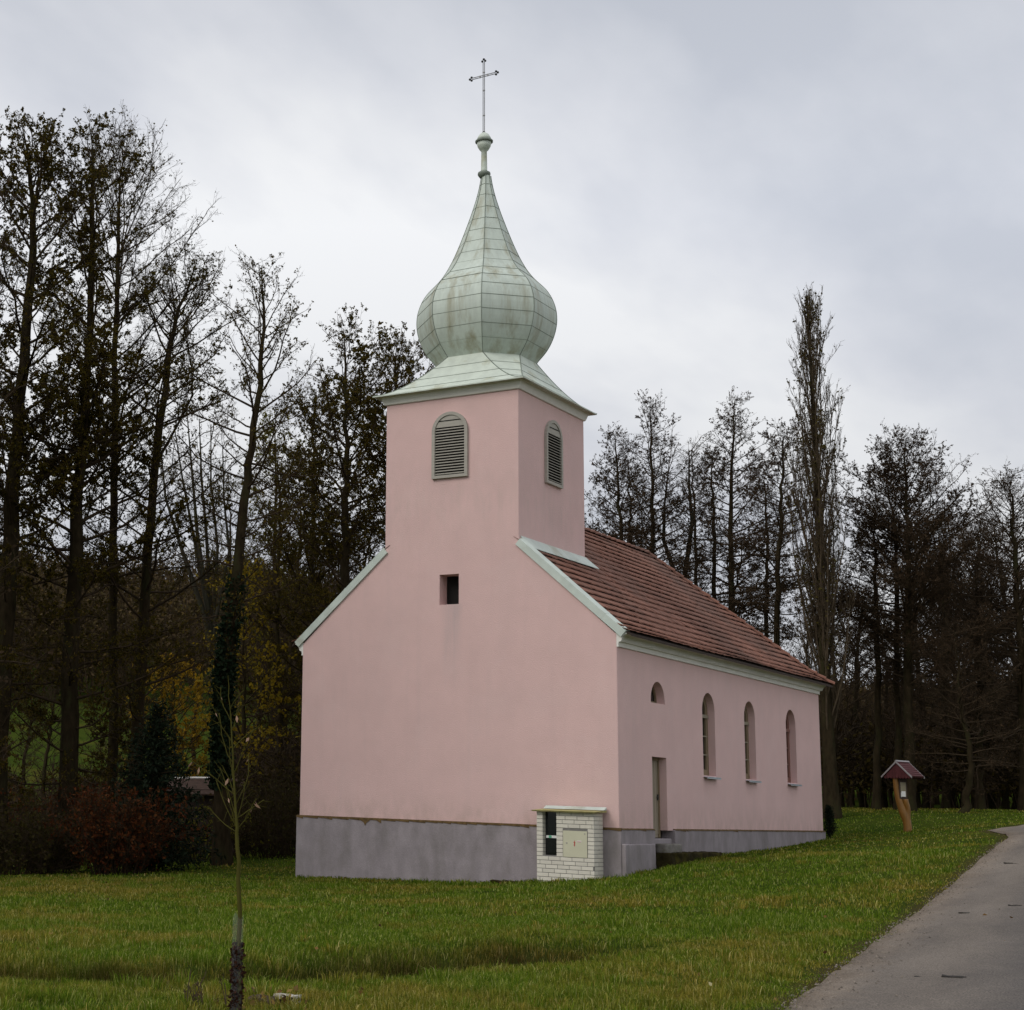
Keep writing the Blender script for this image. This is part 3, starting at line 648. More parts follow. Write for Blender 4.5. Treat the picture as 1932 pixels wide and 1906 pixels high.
for d in (-.022, .022): cr.tube([(ax+d, ay, 19.05), (ax+d, ay, 21.22)], .011, 6); cr.tube([(ax-.36, ay, 20.79+d), (ax+.36, ay, 20.79+d)], .011, 6)
for z in (19.10, 19.6, 20.35, 20.9): cr.box(ax-.035, ax+.035, ay-.015, ay+.015, z-.014, z+.014)
for x in (-.12, .12): cr.box(ax+x-.014, ax+x+.014, ay-.015, ay+.015, 20.755, 20.825)
for (x, z, dx_, dz_) in ((0, 21.24, 0, 1), (-.38, 20.79, -1, 0), (.38, 20.79, 1, 0)):
    for (a, b) in ((dx_*.055, dz_*.055), (dz_*.045, dx_*.045), (-dz_*.045, -dx_*.045)):
        cr.lathe([(.005, -.035), (.028, -.022), (.035, 0), (.028, .022), (.005, .035)], (ax+x+a, ay, z+b), 8, 1)
cr.lathe([(.06, 0), (.045, .03), (.03, .06)], (ax, ay, 19.06), 10, 1)
cr.obj('cross', [CROSSM, IRON], church)

# tower louvers, built facing -y then turned
def louver(parent_loc, rotz):
    g = bpy.data.objects.new('louver_window', None); COL.objects.link(g); g.parent = church; g.location = parent_loc; g.rotation_euler = (0, 0, rotz); g.empty_display_size = .2
    w, h, r = .515, 1.76, .515; zs = h-r
    def outl(k): return [(-w+k, k*.9), (w-k, k*.9)]+[((r-k)*math.cos(a), zs+(r-k)*math.sin(a)) for a in np.linspace(0, math.pi, 21)]
    fr = MB(); A, B = outl(0), outl(.085); n = len(A)
    for i in range(n):
        j = (i+1) % n
        fr.hexa([(A[i][0], .0, A[i][1]), (A[j][0], .0, A[j][1]), (B[j][0], .0, B[j][1]), (B[i][0], .0, B[i][1]), (A[i][0], -.075, A[i][1]), (A[j][0], -.075, A[j][1]), (B[j][0], -.075, B[j][1]), (B[i][0], -.075, B[i][1])])
    fr.obj('frame', LOUVER, g)
    bk = MB(); bk.prism([(x, -.004, z) for x, z in outl(.08)], (0, -.006, 0)); bk.obj('backing', DARK, g)
    pn = MB(); zl = 1.36
    pn.prism([(-w+.085, -.05, zl), (w-.085, -.05, zl)]+[((r-.085)*math.cos(a), zs+(r-.085)*math.sin(a)) and ((r-.087)*math.cos(a), -.05, zs+(r-.087)*math.sin(a)) for a in np.linspace(.28, math.pi-.28, 15)], (0, .02, 0))
    pn.box(-w+.13, w-.13, -.062, -.051, 1.52, 1.54, 1)
    pn.obj('top_panel', [LOUVER, DARK], g)
    sl_ = MB(); ns = 17
    for i in range(ns):
        z = .10+(zl-.10)*i/ns
        sl_.hexa([(-w+.087, -.062, z), (w-.087, -.062, z), (w-.087, -.018, z+.03), (-w+.087, -.018, z+.03), (-w+.087, -.066, z+.014), (w-.087, -.066, z+.014), (w-.087, -.02, z+.042), (-w+.087, -.02, z+.042)])
    sl_.obj('slat', LOUVER, g)
louver((0, -.001, 8.80), 0); louver((TW+.001, 2.07, 8.78), R(90))

# side windows, lunette, door
def arch_pts(y0, y1, zb, zt, k, n=17):
    r = (y1-y0)/2; yc = (y0+y1)/2; zs = zt-r
    return [(y0+k, zb+k), (y1-k, zb+k)]+[(yc+(r-k)*math.cos(a), zs+(r-k)*math.sin(a)) for a in np.linspace(0, math.pi, n)]
for wi, (y0, y1) in enumerate(WIN):
    wood = WOOD_RED if wi == 2 else WOOD_BROWN
    g = bpy.data.objects.new('arched_window', None); COL.objects.link(g); g.parent = church; g.location = (W2-DP, 0, 0); g.empty_display_size = .2
    A, B = arch_pts(y0, y1, 1.42, 3.62, .002), arch_pts(y0, y1, 1.42, 3.62, .17); fr = MB()
    for i in range(len(A)):
        j = (i+1) % len(A)
        fr.hexa([(.006, *A[i]), (.006, *A[j]), (.006, *B[j]), (.006, *B[i]), (.075, *A[i]), (.075, *A[j]), (.075, *B[j]), (.075, *B[i])])
    yc = (y0+y1)/2; fr.box(.008, .072, yc-.03, yc+.03, 1.52, 3.5)
    fr.box(.01, .11, y0+.03, y1-.03, 2.96, 3.05, 1)
    for z in (1.98, 2.47): fr.box(.01, .085, y0+.06, y1-.06, z-.018, z+.018, 1)
    fr.obj('frame', [wood, wood if wi == 2 else PALE_BAR], g)
    pn = MB(); pn.prism([(.004, *p) for p in arch_pts(y0, y1, 1.42, 3.62, .06)], (.022, 0, 0)); pn.obj('pane', glass, g)
    sl_ = MB(); sl_.hexa([(.0, y0-.0, 1.40), (DP+.13, y0-.0, 1.365), (DP+.13, y1, 1.365), (.0, y1, 1.40), (.0, y0, 1.425), (DP+.13, y0, 1.385), (DP+.13, y1, 1.385), (.0, y1, 1.425)])
    sl_.box(DP+.10, DP+.13, y0-.02, y1+.02, 1.335, 1.37); sl_.obj('sill', ZINC, g)
g = bpy.data.objects.new('lunette_window', None); COL.objects.link(g); g.parent = church; g.location = (W2-DP, 0, 0)
A, B = arch_pts(2.14, 3.10, 3.10, 3.64, .002), arch_pts(2.14, 3.10, 3.10, 3.64, .07); fr = MB()
for i in range(len(A)):
    j = (i+1) % len(A); fr.hexa([(.006, *A[i]), (.006, *A[j]), (.006, *B[j]), (.006, *B[i]), (.06, *A[i]), (.06, *A[j]), (.06, *B[j]), (.06, *B[i])])
fr.obj('frame', WOOD_BROWN, g)
pn = MB(); pn.prism([(.004, *p) for p in arch_pts(2.14, 3.10, 3.10, 3.64, .05)], (.02, 0, 0)); pn.obj('pane', glass, g)
g = MB(); X = W2-.27
g.box(X+.004, X+.05, 2.16, 3.12, -.20, 1.765)
for k in range(5): y = 2.30+k*.17; g.box(X+.05, X+.062, y, y+.15, -.12, 1.66)
door = g.obj('door', DOORM, church)
g = MB()
for a, b in ((2.152, 2.23), (3.05, 3.128)): g.box(X+.004, X+.085, a, b, -.2, 1.768)
g.box(X+.004, X+.084, 2.23, 3.05, 1.69, 1.767); g.obj('door_frame', WOOD_BROWN, door)
g = MB(); g.box(X+.062, X+.10, 2.99, 3.02, .72, .86); g.tube([(X+.10, 3.0, .8), (X+.105, 2.9, .8)], .012, 6); g.obj('handle', IRON, door)
# small pipe bracket on the hidden side wall, seen against the trees
g = MB(); g.tube([(-W2-.02, .35, 4.25), (-W2-.10, .35, 4.05), (-W2-.06, .35, 3.8)], .03, 8); g.tube([(-W2, .5, 3.95), (-W2-.14, .5, 3.95)], .02, 6)
g.obj('pipe_bracket', ZINC, church)

# ------------------------------------------------------------------ steps and slabs at the door
def rough_block(name, x0, x1, y0, y1, z0, z1, m, label, cat, seed=1, amp=.035, sub=.12):
    bm = bmesh.new(); bmesh.ops.create_cube(bm, size=1)
    for v in bm.verts: v.co = Vector((x0+(x1-x0)*(v.co.x+.5), y0+(y1-y0)*(v.co.y+.5), z0+(z1-z0)*(v.co.z+.5)))
    for ax_, lo, hi in ((0, x0, x1), (1, y0, y1), (2, z0, z1)):
        for t in np.arange(lo+sub, hi-.02, sub):
            pc = [0, 0, 0]; pc[ax_] = t; pn_ = [0, 0, 0]; pn_[ax_] = 1
            bmesh.ops.bisect_plane(bm, geom=bm.verts[:]+bm.edges[:]+bm.faces[:], plane_co=pc, plane_no=pn_)
    r = random.Random(seed)
    for v in bm.verts: v.co += Vector((r.uniform(-amp, amp), r.uniform(-amp, amp), r.uniform(-amp, amp)*.6))
    me = bpy.data.meshes.new(name); bm.to_mesh(me); bm.free(); me.polygons.foreach_set('use_smooth', [True]*len(me.polygons))
    return put(name, me, m, None, label=label, category=cat)
rough_block('landing_slab', 4.52, 4.95, 1.9, 5.6, -1.2, -.55, CONCMOSS, 'mossy dark concrete landing slab in front of the side door', 'slab', 2)
rough_block('door_step', 4.44, 4.72, 2.25, 3.35, -.62, -.34, STEPM, 'small grey stone step under the side door', 'step', 3, .012)
rough_block('stone_slab', 1.35, 2.32, -.42, -.09, -1.6, -1.335, CONCMOSS, 'flat mossy stone slab at foot of the grey plinth beside white brick meter box', 'slab', 4, .03)

# ------------------------------------------------------------------ electricity meter pillar
mb_ = thing('meter_pillar', 'white brick electricity meter pillar with dark niche standing against the grey plinth', 'meter box', (0, 0, 0))
X0, X1, Y0, Y1, Z0, Z1 = 2.63, 4.06, -.60, -.065, -1.55, .345
NX0, NX1, NZ0, NZ1 = 2.78, 3.13, -.66, .33; DX0, DX1, DZ0, DZ1 = 3.30, 3.895, -.68, -.075
w = MB(); HB = .0955
w.box(X0+.008, NX0-.002, Y0+.008, Y1, Z0, Z1, 1); w.box(NX1+.002, X1-.008, Y0+.008, Y1, Z0, Z1, 1); w.box(NX0-.002, NX1+.002, Y0+.008, Y1, Z0, NZ0-.004, 1); w.box(NX0-.002, NX1+.002, Y1-.16, Y1, NZ0-.004, Z1, 1)
rw = random.Random(4); row = 0; z = Z0+.01
def bricks(u0, u1, off, bl, fn):
    u = u0-off
    while u < u1:
        a, b = max(u, u0), min(u+bl, u1); u += bl+.011
        if b-a > .03: fn(a, b)
while z+HB*.5 < Z1:
    zt = min(z+HB-.012, Z1); off = [0, .145, .07, .215][row % 4]
    spans = [(X0, X1)]
    def cutsp(sp, a, b):
        o_ = []
        for s, e_ in sp:
            if b <= s or a >= e_: o_.append((s, e_))
            else:
                if a-s > .02: o_.append((s, a))
                if e_-b > .02: o_.append((b, e_))
        return o_
    if zt > NZ0+.02: spans = cutsp(spans, NX0, NX1)
    if zt > DZ0+.02 and z < DZ1-.02: spans = cutsp(spans, DX0-.012, DX1+.012)
    for s, e_ in spans:
        bricks(s, e_, off if e_-s > .5 else 0, .285, lambda a, b: w.box(a, b, Y0-rw.uniform(0, .003), Y0+.05, z, zt, 0))
    bricks(Y0+.052, Y1, .1 if row % 2 else 0, .285, lambda a, b: w.box(X1-.05, X1+rw.uniform(0, .003), a, b, z, zt, 0))
    bricks(Y0+.052, Y1, .1 if row % 2 else 0, .285, lambda a, b: w.box(X0-rw.uniform(0, .003), X0+.05, a, b, z, zt, 0))
    if zt > NZ0+.02:
        w.box(NX0-.03, NX0+.002, Y0+.052, Y1-.17, z, zt, 0); w.box(NX1-.002, NX1+.03, Y0+.052, Y1-.17, z, zt, 0)
    z += HB; row += 1
pill = w.obj('brick_body', [BRICK, MORTAR], mb_); bv = pill.modifiers.new('soft', 'BEVEL'); bv.width = .004; bv.segments = 1
g = MB(); g.box(DX0, DX1, Y0-.012, Y0+.02, DZ0, DZ1); g.box(DX0-.008, DX1+.008, Y0-.002, Y0+.02, DZ0-.008, DZ1+.008, 1)
dr_ = g.obj('metal_door', [CREAM, MORTAR], mb_)
g = MB(); g.lathe([(.02, 0), (.02, .006)], (0, 0, 0), 12); lk = g.obj('lock', LOUVER, dr_); lk.rotation_euler = (R(90), 0, 0); lk.location = (DX0+.09, Y0-.012, DZ0+.32)
g = MB(); g.box(DX1-.07, DX1-.04, Y0-.016, Y0-.012, DZ1-.075, DZ1-.045); g.obj('latch', LOUVER, dr_)
g = MB(); y = Y0-.0135; cx_, cz_ = DX0+.285, DZ0+.325
g.poly([(cx_+.012, y, cz_+.075), (cx_-.028, y, cz_+.0), (cx_-.004, y, cz_+.005), (cx_-.014, y, cz_-.04), (cx_-.026, y, cz_-.035), (cx_+.004, y, cz_-.082), (cx_+.018, y, cz_-.03), (cx_+.006, y, cz_-.036), (cx_+.024, y, cz_+.02), (cx_+.004, y, cz_+.018)])
g.obj('lightning_mark', REDPAINT, dr_)
g = MB(); g.box(DX0+.345, DX0+.455, Y0-.0145, Y0-.0125, DZ0+.345, DZ0+.385, 0); g.box(DX0+.352, DX0+.448, Y0-.016, Y0-.0145, DZ0+.352, DZ0+.364, 1); g.obj('warning_strip', [WHITEP, REDPAINT], dr_)
g = MB(); g.box(NX0+.004, NX1-.004, Y0+.16, Y1-.17, NZ0, NZ1+.01, 0); g.box(NX0+.03, NX1-.03, Y0+.14, Y0+.16, NZ0+.05, NZ0+.36, 0); inn = g.obj('meter_cupboard', glass, mb_)
g = MB(); g.box(NX0+.03, NX1-.02, Y0+.125, Y0+.139, -.265, -.205, 0); g.box(NX0+.10, NX0+.17, Y0+.122, Y0+.125, -.262, -.208, 1); g.obj('sticker', [WHITEP, GREENP], inn)
g = MB(); g.hexa([(X0-.06, Y0-.10, Z1+.002), (X1+.10, Y0-.10, Z1+.002), (X1+.10, Y1, Z1+.03), (X0-.06, Y1, Z1+.03), (X0-.10, Y0-.12, Z1+.03), (X1+.12, Y0-.12, Z1+.035), (X1+.10, Y1, Z1+.075), (X0-.06, Y1, Z1+.075)])
cap = g.obj('cap', MOSSCAP, mb_)
g = MB(); g.hexa([(X0+.0, Y1-.15, Z1+.078), (X1+.10, Y1-.15, Z1+.078), (X1+.10, Y1+.0, Z1+.078), (X0+.0, Y1, Z1+.078), (X0+.0, Y1-.13, Z1+.088), (X1+.10, Y1-.13, Z1+.088), (X1+.10, Y1+.0, Z1+.15), (X0+.0, Y1, Z1+.15)]); g.obj('flashing', FLASH, cap)

# ------------------------------------------------------------------ wayside information post
P0 = at(1713, 1570, 56); P0[2] = ground(P0[None])[0]
post = thing('wayside_post', 'forked varnished trunk post with small red gabled roof on the grass by the road', 'signpost', tuple(P0), 0)
tocam = CAM[:2]-P0[:2]; azc = math.atan2(tocam[0], -tocam[1])          # local -y turned to the camera, then 34 degrees left
post.rotation_euler = (0, 0, azc); post.scale = (.88, .88, .88)
g = MB(); U = .0166
def pp(x, z): return ((x-750)*.00168*1.0, (1680-z)*.00168)
def stem(pts, rads, k=12):
    xs_ = [(pp(x, z)[0], 0, pp(x, z)[1]) for x, z in pts]
    t = np.linspace(0, 1, 16); q = np.linspace(0, 1, len(xs_)); P = np.array(xs_)
    Pi = np.c_[np.interp(t, q, P[:, 0]), .02*np.sin(t*5), np.interp(t, q, P[:, 2])]; Pi[:, 0] = np.convolve(np.pad(Pi[:, 0], 2, 'edge'), [.15, .2, .3, .2, .15], 'valid')
    g.tube(Pi, np.interp(t, np.linspace(0, 1, len(rads)), rads), k)
stem([(752, 1760), (750, 1560), (745, 1430), (690, 1290), (610, 1060), (572, 830), (556, 600), (552, 520)], [.145, .135, .14, .15, .125, .105, .095, .09])
stem([(748, 1480), (760, 1340), (775, 1200), (745, 1090), (735, 1000)], [.11, .10, .09, .09, .085], 10)
g.obj('forked_trunk', VARNISH, post, smooth=True)
br = bpy.data.objects.new('notice_board', None); COL.objects.link(br); br.parent = post; br.location = ((690-750)*.00168, -.03, (1680-985)*.00168); br.rotation_euler = (0, 0, R(25))
g = MB(); hb = .68
g.box(-.14, .14, -.03, .05, -.02, hb); g.obj('case', TIMBER_UNDER, br)
g = MB(); g.box(-.095, .095, -.036, -.031, .05, hb-.12); g.obj('panel', BOARD, br)
g = MB(); g.box(-.07, .07, -.042, -.037, .06, .25); g.box(-.09, -.074, -.042, -.037, .05, .2); g.obj('notice_sheet', WHITEP, br)
rr_ = bpy.data.objects.new('gable_roof', None); COL.objects.link(rr_); rr_.parent = post; rr_.location = ((640-750)*.00168+.10, .1, (1680-550)*.00168); rr_.rotation_euler = (0, 0, R(-30))
HWR, HR, DR = .53, .51, .40
g = MB()
for s in (1, -1):
    g.hexa([(0, -DR, HR), (s*HWR, -DR, 0), (s*HWR, DR, 0), (0, DR, HR), (0, -DR, HR+.045), (s*(HWR+.02), -DR, .02), (s*(HWR+.02), DR, .02), (0, DR, HR+.045)])
    for i in range(7):                    # shingle courses
        a, b = i/7, (i+1.15)/7; b = min(b, 1)
        g.hexa([(s*(HWR+.02)*(1-a), -DR+.01, .03+HR*a), (s*(HWR+.02)*(1-a), DR-.01, .03+HR*a), (s*(HWR+.02)*(1-b), DR-.01, .03+HR*b), (s*(HWR+.02)*(1-b), -DR+.01, .03+HR*b),
                (s*(HWR+.03)*(1-a), -DR+.01, .055+HR*a), (s*(HWR+.03)*(1-a), DR-.01, .055+HR*a), (s*(HWR+.02)*(1-b), DR-.01, .035+HR*b), (s*(HWR+.02)*(1-b), -DR+.01, .035+HR*b)])
g.obj('shingles', SHRINE_RED, rr_)
for yy in (-DR+.03, DR-.05):
    g = MB(); n_ = 9
    for i in range(n_):
        a, b = -HWR+.03+(2*HWR-.06)*i/n_, -HWR+.03+(2*HWR-.06)*(i+1)/n_-.006; m_ = (a+b)/2
        za, zb2 = HR*(1-abs(a)/HWR)-.02, HR*(1-abs(b)/HWR)-.02
        g.prism([(a, yy, -.0), (a+.02, yy, -.035), (m_, yy, -.05), (b-.02, yy, -.035), (b, yy, 0), (b, yy, max(zb2, .01)), (m_, yy, HR*(1-abs(m_)/HWR)-.02), (a, yy, max(za, .01))], (0, .02, 0))
    g.obj('gable_board', SHRINE_RED, rr_)
g = MB()
for yy in (-DR-.02, DR):
    for s in (1, -1): g.hexa([(0, yy, HR-.01), (s*(HWR+.04), yy, -.035), (s*(HWR+.04), yy+.02, -.035), (0, yy+.02, HR-.01), (0, yy, HR+.055), (s*(HWR+.05), yy, .022), (s*(HWR+.05), yy+.02, .022), (0, yy+.02, HR+.055)])
g.hexa([(-.05, -DR-.02, HR+.035), (.05, -DR-.02, HR+.035), (.05, DR+.02, HR+.035), (-.05, DR+.02, HR+.035), (-.004, -DR-.02, HR+.085), (.004, -DR-.02, HR+.085), (.004, DR+.02, HR+.085), (-.004, DR+.02, HR+.085)])
g.obj('edge_trim', SHRINE_TRIM, rr_)

# ------------------------------------------------------------------ trees
class TB:                               # collects tubes and leaves as arrays, two materials
    def __init__(s): s.V = []; s.Q = []; s.n = 0; s.LV = []
    def tube(s, P, r, k=5):
        V, Q = tube_np(P, r, k); s.V.append(V); s.Q.append(Q+s.n); s.n += len(V)
    def twigs(s, A, B, r0, r1, sag=0.0):  # many two-segment triangular twigs at once
        A = np.asarray(A); B = np.asarray(B); n = len(A)
        if not n: return
        Mi = (A+B)/2+RNG.normal(0, .06, (n, 3))*np.linalg.norm(B-A, axis=1)[:, None]
        d = B-A; d /= np.linalg.norm(d, axis=1)[:, None]+1e-9
        ref = np.where(np.abs(d[:, 2:3]) > .9, np.array([[1., 0, 0]]), np.array([[0, 0, 1.]]))
        x = np.cross(d, ref); x /= np.linalg.norm(x, axis=1)[:, None]+1e-9; y = np.cross(d, x)
        V = []
        for C, r in ((A, r0), (Mi, (np.asarray(r0)+r1)/2), (B, r1)):
            r = np.broadcast_to(np.asarray(r, float), (n,))[:, None]
            for k in range(3): V.append(C+r*(x*math.cos(k*2.094)+y*math.sin(k*2.094)))
        V = np.stack(V, 1).reshape(-1, 3); b = (np.arange(n)*9)[:, None]+s.n
        q = np.array([[i+k, i+(k+1) % 3, i+3+(k+1) % 3, i+3+k] for i in (0, 3) for k in range(3)])
        s.V.append(V); s.Q.append((b[:, :, None]+q[None]).reshape(-1, 4)); s.n += len(V)
    def leaves(s, C, size, droop=0.0, asp=.62):
        C = np.asarray(C); n = len(C)
        if not n: return
        u = RNG.normal(size=(n, 3)); u[:, 2] -= droop; u /= np.linalg.norm(u, axis=1)[:, None]
        w = RNG.normal(size=(n, 3)); w -= (w*u).sum(1)[:, None]*u; w /= np.linalg.norm(w, axis=1)[:, None]
        sz = (size*RNG.uniform(.6, 1.3, n))[:, None]
        s.LV.append(np.stack([C, C+u*sz*.5+w*sz*asp*.5, C+u*sz, C+u*sz*.5-w*sz*asp*.5], 1).reshape(-1, 3))
    def mesh(s, name):
        V = list(s.V); F = []
        if s.Q: F.append((np.concatenate(s.Q), 0))
        if s.LV:
            LV = np.concatenate(s.LV); F.append((np.arange(len(LV)).reshape(-1, 4)+s.n, 1)); V.append(LV)
        return np_mesh(name, np.concatenate(V), F)
def unit(v): return v/(np.linalg.norm(v)+1e-9)
def perp(d):
    a = np.cross(d, (0, 0, 1.0)); a = a if np.linalg.norm(a) > .1 else np.array([1., 0, 0]); return unit(a)
def rotv(v, k, a): return v*math.cos(a)+np.cross(k, v)*math.sin(a)+k*np.dot(k, v)*(1-math.cos(a))
def branch(tb, p, d, L, r, n=7, up=.25, wob=.18, k=5):
    P = [p]; st = L/(n-1)
    for i in range(n-1):
        d = unit(d+RNG.normal(0, wob, 3)*.6+np.array([0, 0, up*.18])); P.append(P[-1]+d*st)
    P = np.array(P); tb.tube(P, np.linspace(r, r*.22+.003, n), k); return P
def interp_path(P, t):
    t = np.asarray(t)*(len(P)-1); i = np.minimum(t.astype(int), len(P)-2); f = (t-i)[..., None]; return P[i]*(1-f)+P[i+1]*f
def spray(tb, P, dens, tw_len, tw_r, leafn, leaf, start=.15, spread=.9, up=.2, droop=0.0):
    """twigs and leaves along a branch polyline"""
    L = np.linalg.norm(np.diff(P, axis=0), axis=1).sum(); n = int(L*dens)
    if n < 1: return
    t = RNG.uniform(start, 1, n); A = interp_path(P, t); D = interp_path(P, np.minimum(t+.12, 1.0))-interp_path(P, np.maximum(t-.12, 0))
    D /= np.linalg.norm(D, axis=1)[:, None]+1e-9
    d = D+RNG.normal(0, spread, (n, 3))*.75; d[:, 2] += up; d /= np.linalg.norm(d, axis=1)[:, None]
    l = tw_len*RNG.uniform(.45, 1.25, n)*(1-.35*t); B = A+d*l[:, None]
    tb.twigs(A, B, tw_r, tw_r*.55)
    m = np.repeat(np.arange(n), 2); q = RNG.uniform(.3, .95, len(m))[:, None]; A2 = A[m]*(1-q)+B[m]*q
    d2 = d[m]+RNG.normal(0, .7, (len(m), 3)); d2[:, 2] += up*.5; d2 /= np.linalg.norm(d2, axis=1)[:, None]; B2 = A2+d2*(l[m]*RNG.uniform(.3, .7, len(m)))[:, None]
    tb.twigs(A2, B2, tw_r*.7, tw_r*.4)
    if leafn:
        nl = RNG.poisson(leafn, len(m)); mm = np.repeat(np.arange(len(m)), nl); q = RNG.uniform(.3, 1.05, len(mm))[:, None]
        tb.leaves(A2[mm]*(1-q)+B2[mm]*q, leaf, droop)
def crown_tree(path, r0, cb, prof, nbr, el=(8, 58), dens=2.6, tw=(.55, .007), leafn=.8, leaf=.085, subs=.75, clump=.6, up=.3, droop=.2, sub_ang=(30, 65), forks=()):
    """path: trunk centre line; prof(t): crown radius at relative height; returns trunk mesh, crown mesh"""
    path = np.asarray(path, float); tt = np.linspace(0, 1, 26); s = np.linspace(0, 1, len(path)); Pk = np.stack([np.interp(tt, s, path[:, i]) for i in range(3)], 1)
    for _ in range(3): Pk[1:-1] = (Pk[:-2]+Pk[1:-1]*2+Pk[2:])/4
    Pk[1:-1, :2] += RNG.normal(0, .035, (24, 2))
    H = Pk[-1, 2]-Pk[0, 2]; rad = r0*np.maximum(1-tt, 0)**.8+.012; rad *= 1+.55*np.exp(-tt*28)
    tr = TB(); tr.tube(Pk, rad, 10); cr_ = TB()
    ph = RNG.uniform(0, 6)
    for i in range(nbr):
        t = cb+(0.985-cb)*((i+RNG.uniform(0, 1))/nbr)**.92; p = interp_path(Pk, np.array(t)); az = i*2.4+RNG.normal(0, .4)+ph
        e_ = R(el[0]+(el[1]-el[0])*((t-cb)/(1-cb))**1.1+RNG.normal(0, 7)); d = np.array([math.cos(az)*math.cos(e_), math.sin(az)*math.cos(e_), math.sin(e_)])
        Lb = prof(t)*RNG.uniform(.65, 1.15)/max(math.cos(e_), .45)
        Lb = min(Lb, (H*1.0+.1-p[2])/(math.sin(max(e_, 0))+.22)+.15)
        rb = min(float(np.interp(t, tt, rad))*.40, .010+.0105*Lb)
        P = branch(cr_, p, d, Lb, rb, 7, up, .20, 5)
        cm = 1+clump*RNG.uniform(-1, 1)
        nsub = max(3, int(Lb*subs*2.9))
        for k in range(nsub):
            q = .18+.8*(k+RNG.uniform(0, 1))/nsub; pb = interp_path(P, np.array(q)); db = unit(interp_path(P, np.array(min(q+.1, 1)))-interp_path(P, np.array(max(q-.1, 0))))
            ax_ = rotv(perp(db), db, RNG.uniform(0, 6.28)); ax_[2] = abs(ax_[2])*.5+.2
            ds_ = unit(db*math.cos(R(RNG.uniform(*sub_ang)))+unit(ax_*np.array([1, 1, .6])+np.cross(db, (0, 0, 1))*(1 if k % 2 else -1)*.9)*math.sin(R(RNG.uniform(*sub_ang))))
            Ls = max(.4, Lb*(1-q*.7)*RNG.uniform(.32, .58)); S = branch(cr_, pb, ds_, Ls, max(rb*.35, .006), 5, up, .3, 3)
            spray(cr_, S, dens*3.2, tw[0], tw[1], leafn*cm, leaf, .1, .9, .15, droop)
        spray(cr_, P, dens*1.3, tw[0]*1.1, tw[1], leafn*cm*.8, leaf, .3, 1.0, .2, droop)
    return tr.mesh('trunk'), cr_.mesh('crown')
def tree_obj(name, label, cat, base, tm, cm, bark, leafm, group=None, twig=None):
    o = thing(name, label, cat, tuple(base), 0, group)
    put('trunk', tm, bark, o); put('crown', cm, [twig or TWIG, leafm], o); return o
def pxpath(pts, D):
    W_ = np.array([at(x, y, D) for x, y in pts]); b = np.array([W_[0, 0], W_[0, 1], ground(W_[:1])[0]])
    W_ = W_-b; W_[0] = (0, 0, -.25); return b, W_
def alder_prof(w, cb, top=.12, pw=.62):
    def f(t):
        u = (t-cb)/(1-cb); return w*(top+(1-top)*min(1, (1-u)*(2.0 if pw < .8 else 1.35))**pw)*(.72+.28*min(1, u*3))
    return f
G_L = 'alders in the row beside the church'; G_R = 'bare trees behind the nave and road'
def alder(label, pts, D, r0, cb, w, nbr, group=G_L, leafm=None, name='alder_tree', bark=BARK, cat='tree', pw=.62, **kw):
    b, P = pxpath(pts, D); tm, cm = crown_tree(P, r0, cb, alder_prof(w, cb, .12, pw), nbr, **kw)
    return tree_obj(name, label, cat, b, tm, cm, bark, leafm or L_ALDER, group)
LK = dict(dens=2.3, leafn=11, leaf=.080, tw=(.5, .005), el=(0, 56), clump=.9)
alder('tall dark alder leaning right at the left edge of the photo', [(-12, 1640), (2, 1280), (24, 980), (30, 859), (57, 573), (66, 380), (44, 250)], 53, .36, .08, 4.2, 84, **LK)
alder('tallest thick straight alder rising behind the red bush', [(124, 1610), (128, 1478), (136, 1199), (148, 939), (154, 859), (179, 440), (172, 250)], 54, .36, .10, 4.4, 88, **LK)
alder('slender dark alder rising behind the little spruce', [(252, 1615), (256, 1420), (261, 1318), (275, 1099), (289, 919), (316, 660), (334, 600), (372, 492)], 57, .27, .10, 3.7, 76, **dict(LK, leafn=3.4))
o = alder('alder with ivy covered trunk between young tree and church', [(420, 1622), (416, 1440), (424, 1258), (444, 1107), (461, 939), (470, 870), (491, 725), (500, 630), (494, 502)], 52, .25, .25, 2.9, 60, **dict(LK, leafn=2.4))
iv = TB(); bI, PI_ = pxpath([(420, 1622), (416, 1440), (424, 1258), (444, 1107), (461, 939), (470, 870), (491, 725), (500, 630), (494, 502)], 52)
tt = RNG.uniform(.12, .47, 6500); tt = tt[RNG.uniform(0, 1, 6500) < np.clip((.50-tt)*5, 0, 1)]
zq = PI_[-1, 2]*tt; cx3 = np.stack([np.interp(zq, PI_[:, 2], PI_[:, i]) for i in range(3)], 1)
a_ = RNG.uniform(0, 6.28, len(zq)); rI = .20+.10*np.abs(RNG.normal(0, 1, len(zq)))*(1+.5*vnoise(np.c_[zq, a_], .8, 3))
iv.leaves(cx3+np.c_[np.cos(a_)*rI, np.sin(a_)*rI, 0*a_], .13, .6, .8)
m_ = np_mesh('ivy', np.concatenate(iv.LV), [(np.arange(len(np.concatenate(iv.LV))).reshape(-1, 4), 0)]); put('ivy', m_, L_IVY, o)
alder('dark alder just left of the tower wall', [(655, 1640), (652, 1200), (650, 1000), (655, 850), (648, 620)], 62, .26, .12, 3.7, 76, **dict(LK, leafn=10))
alder('dark alder half hidden behind the tower wall', [(742, 1640), (744, 1100), (742, 850), (748, 655)], 64, .25, .14, 3.6, 70, **dict(LK, leafn=10))
alder('low dark alder filling the gap left of the gable', [(600, 1630), (596, 1300), (588, 1050), (594, 742)], 68, .22, .08, 3.7, 72, **dict(LK, leafn=10))
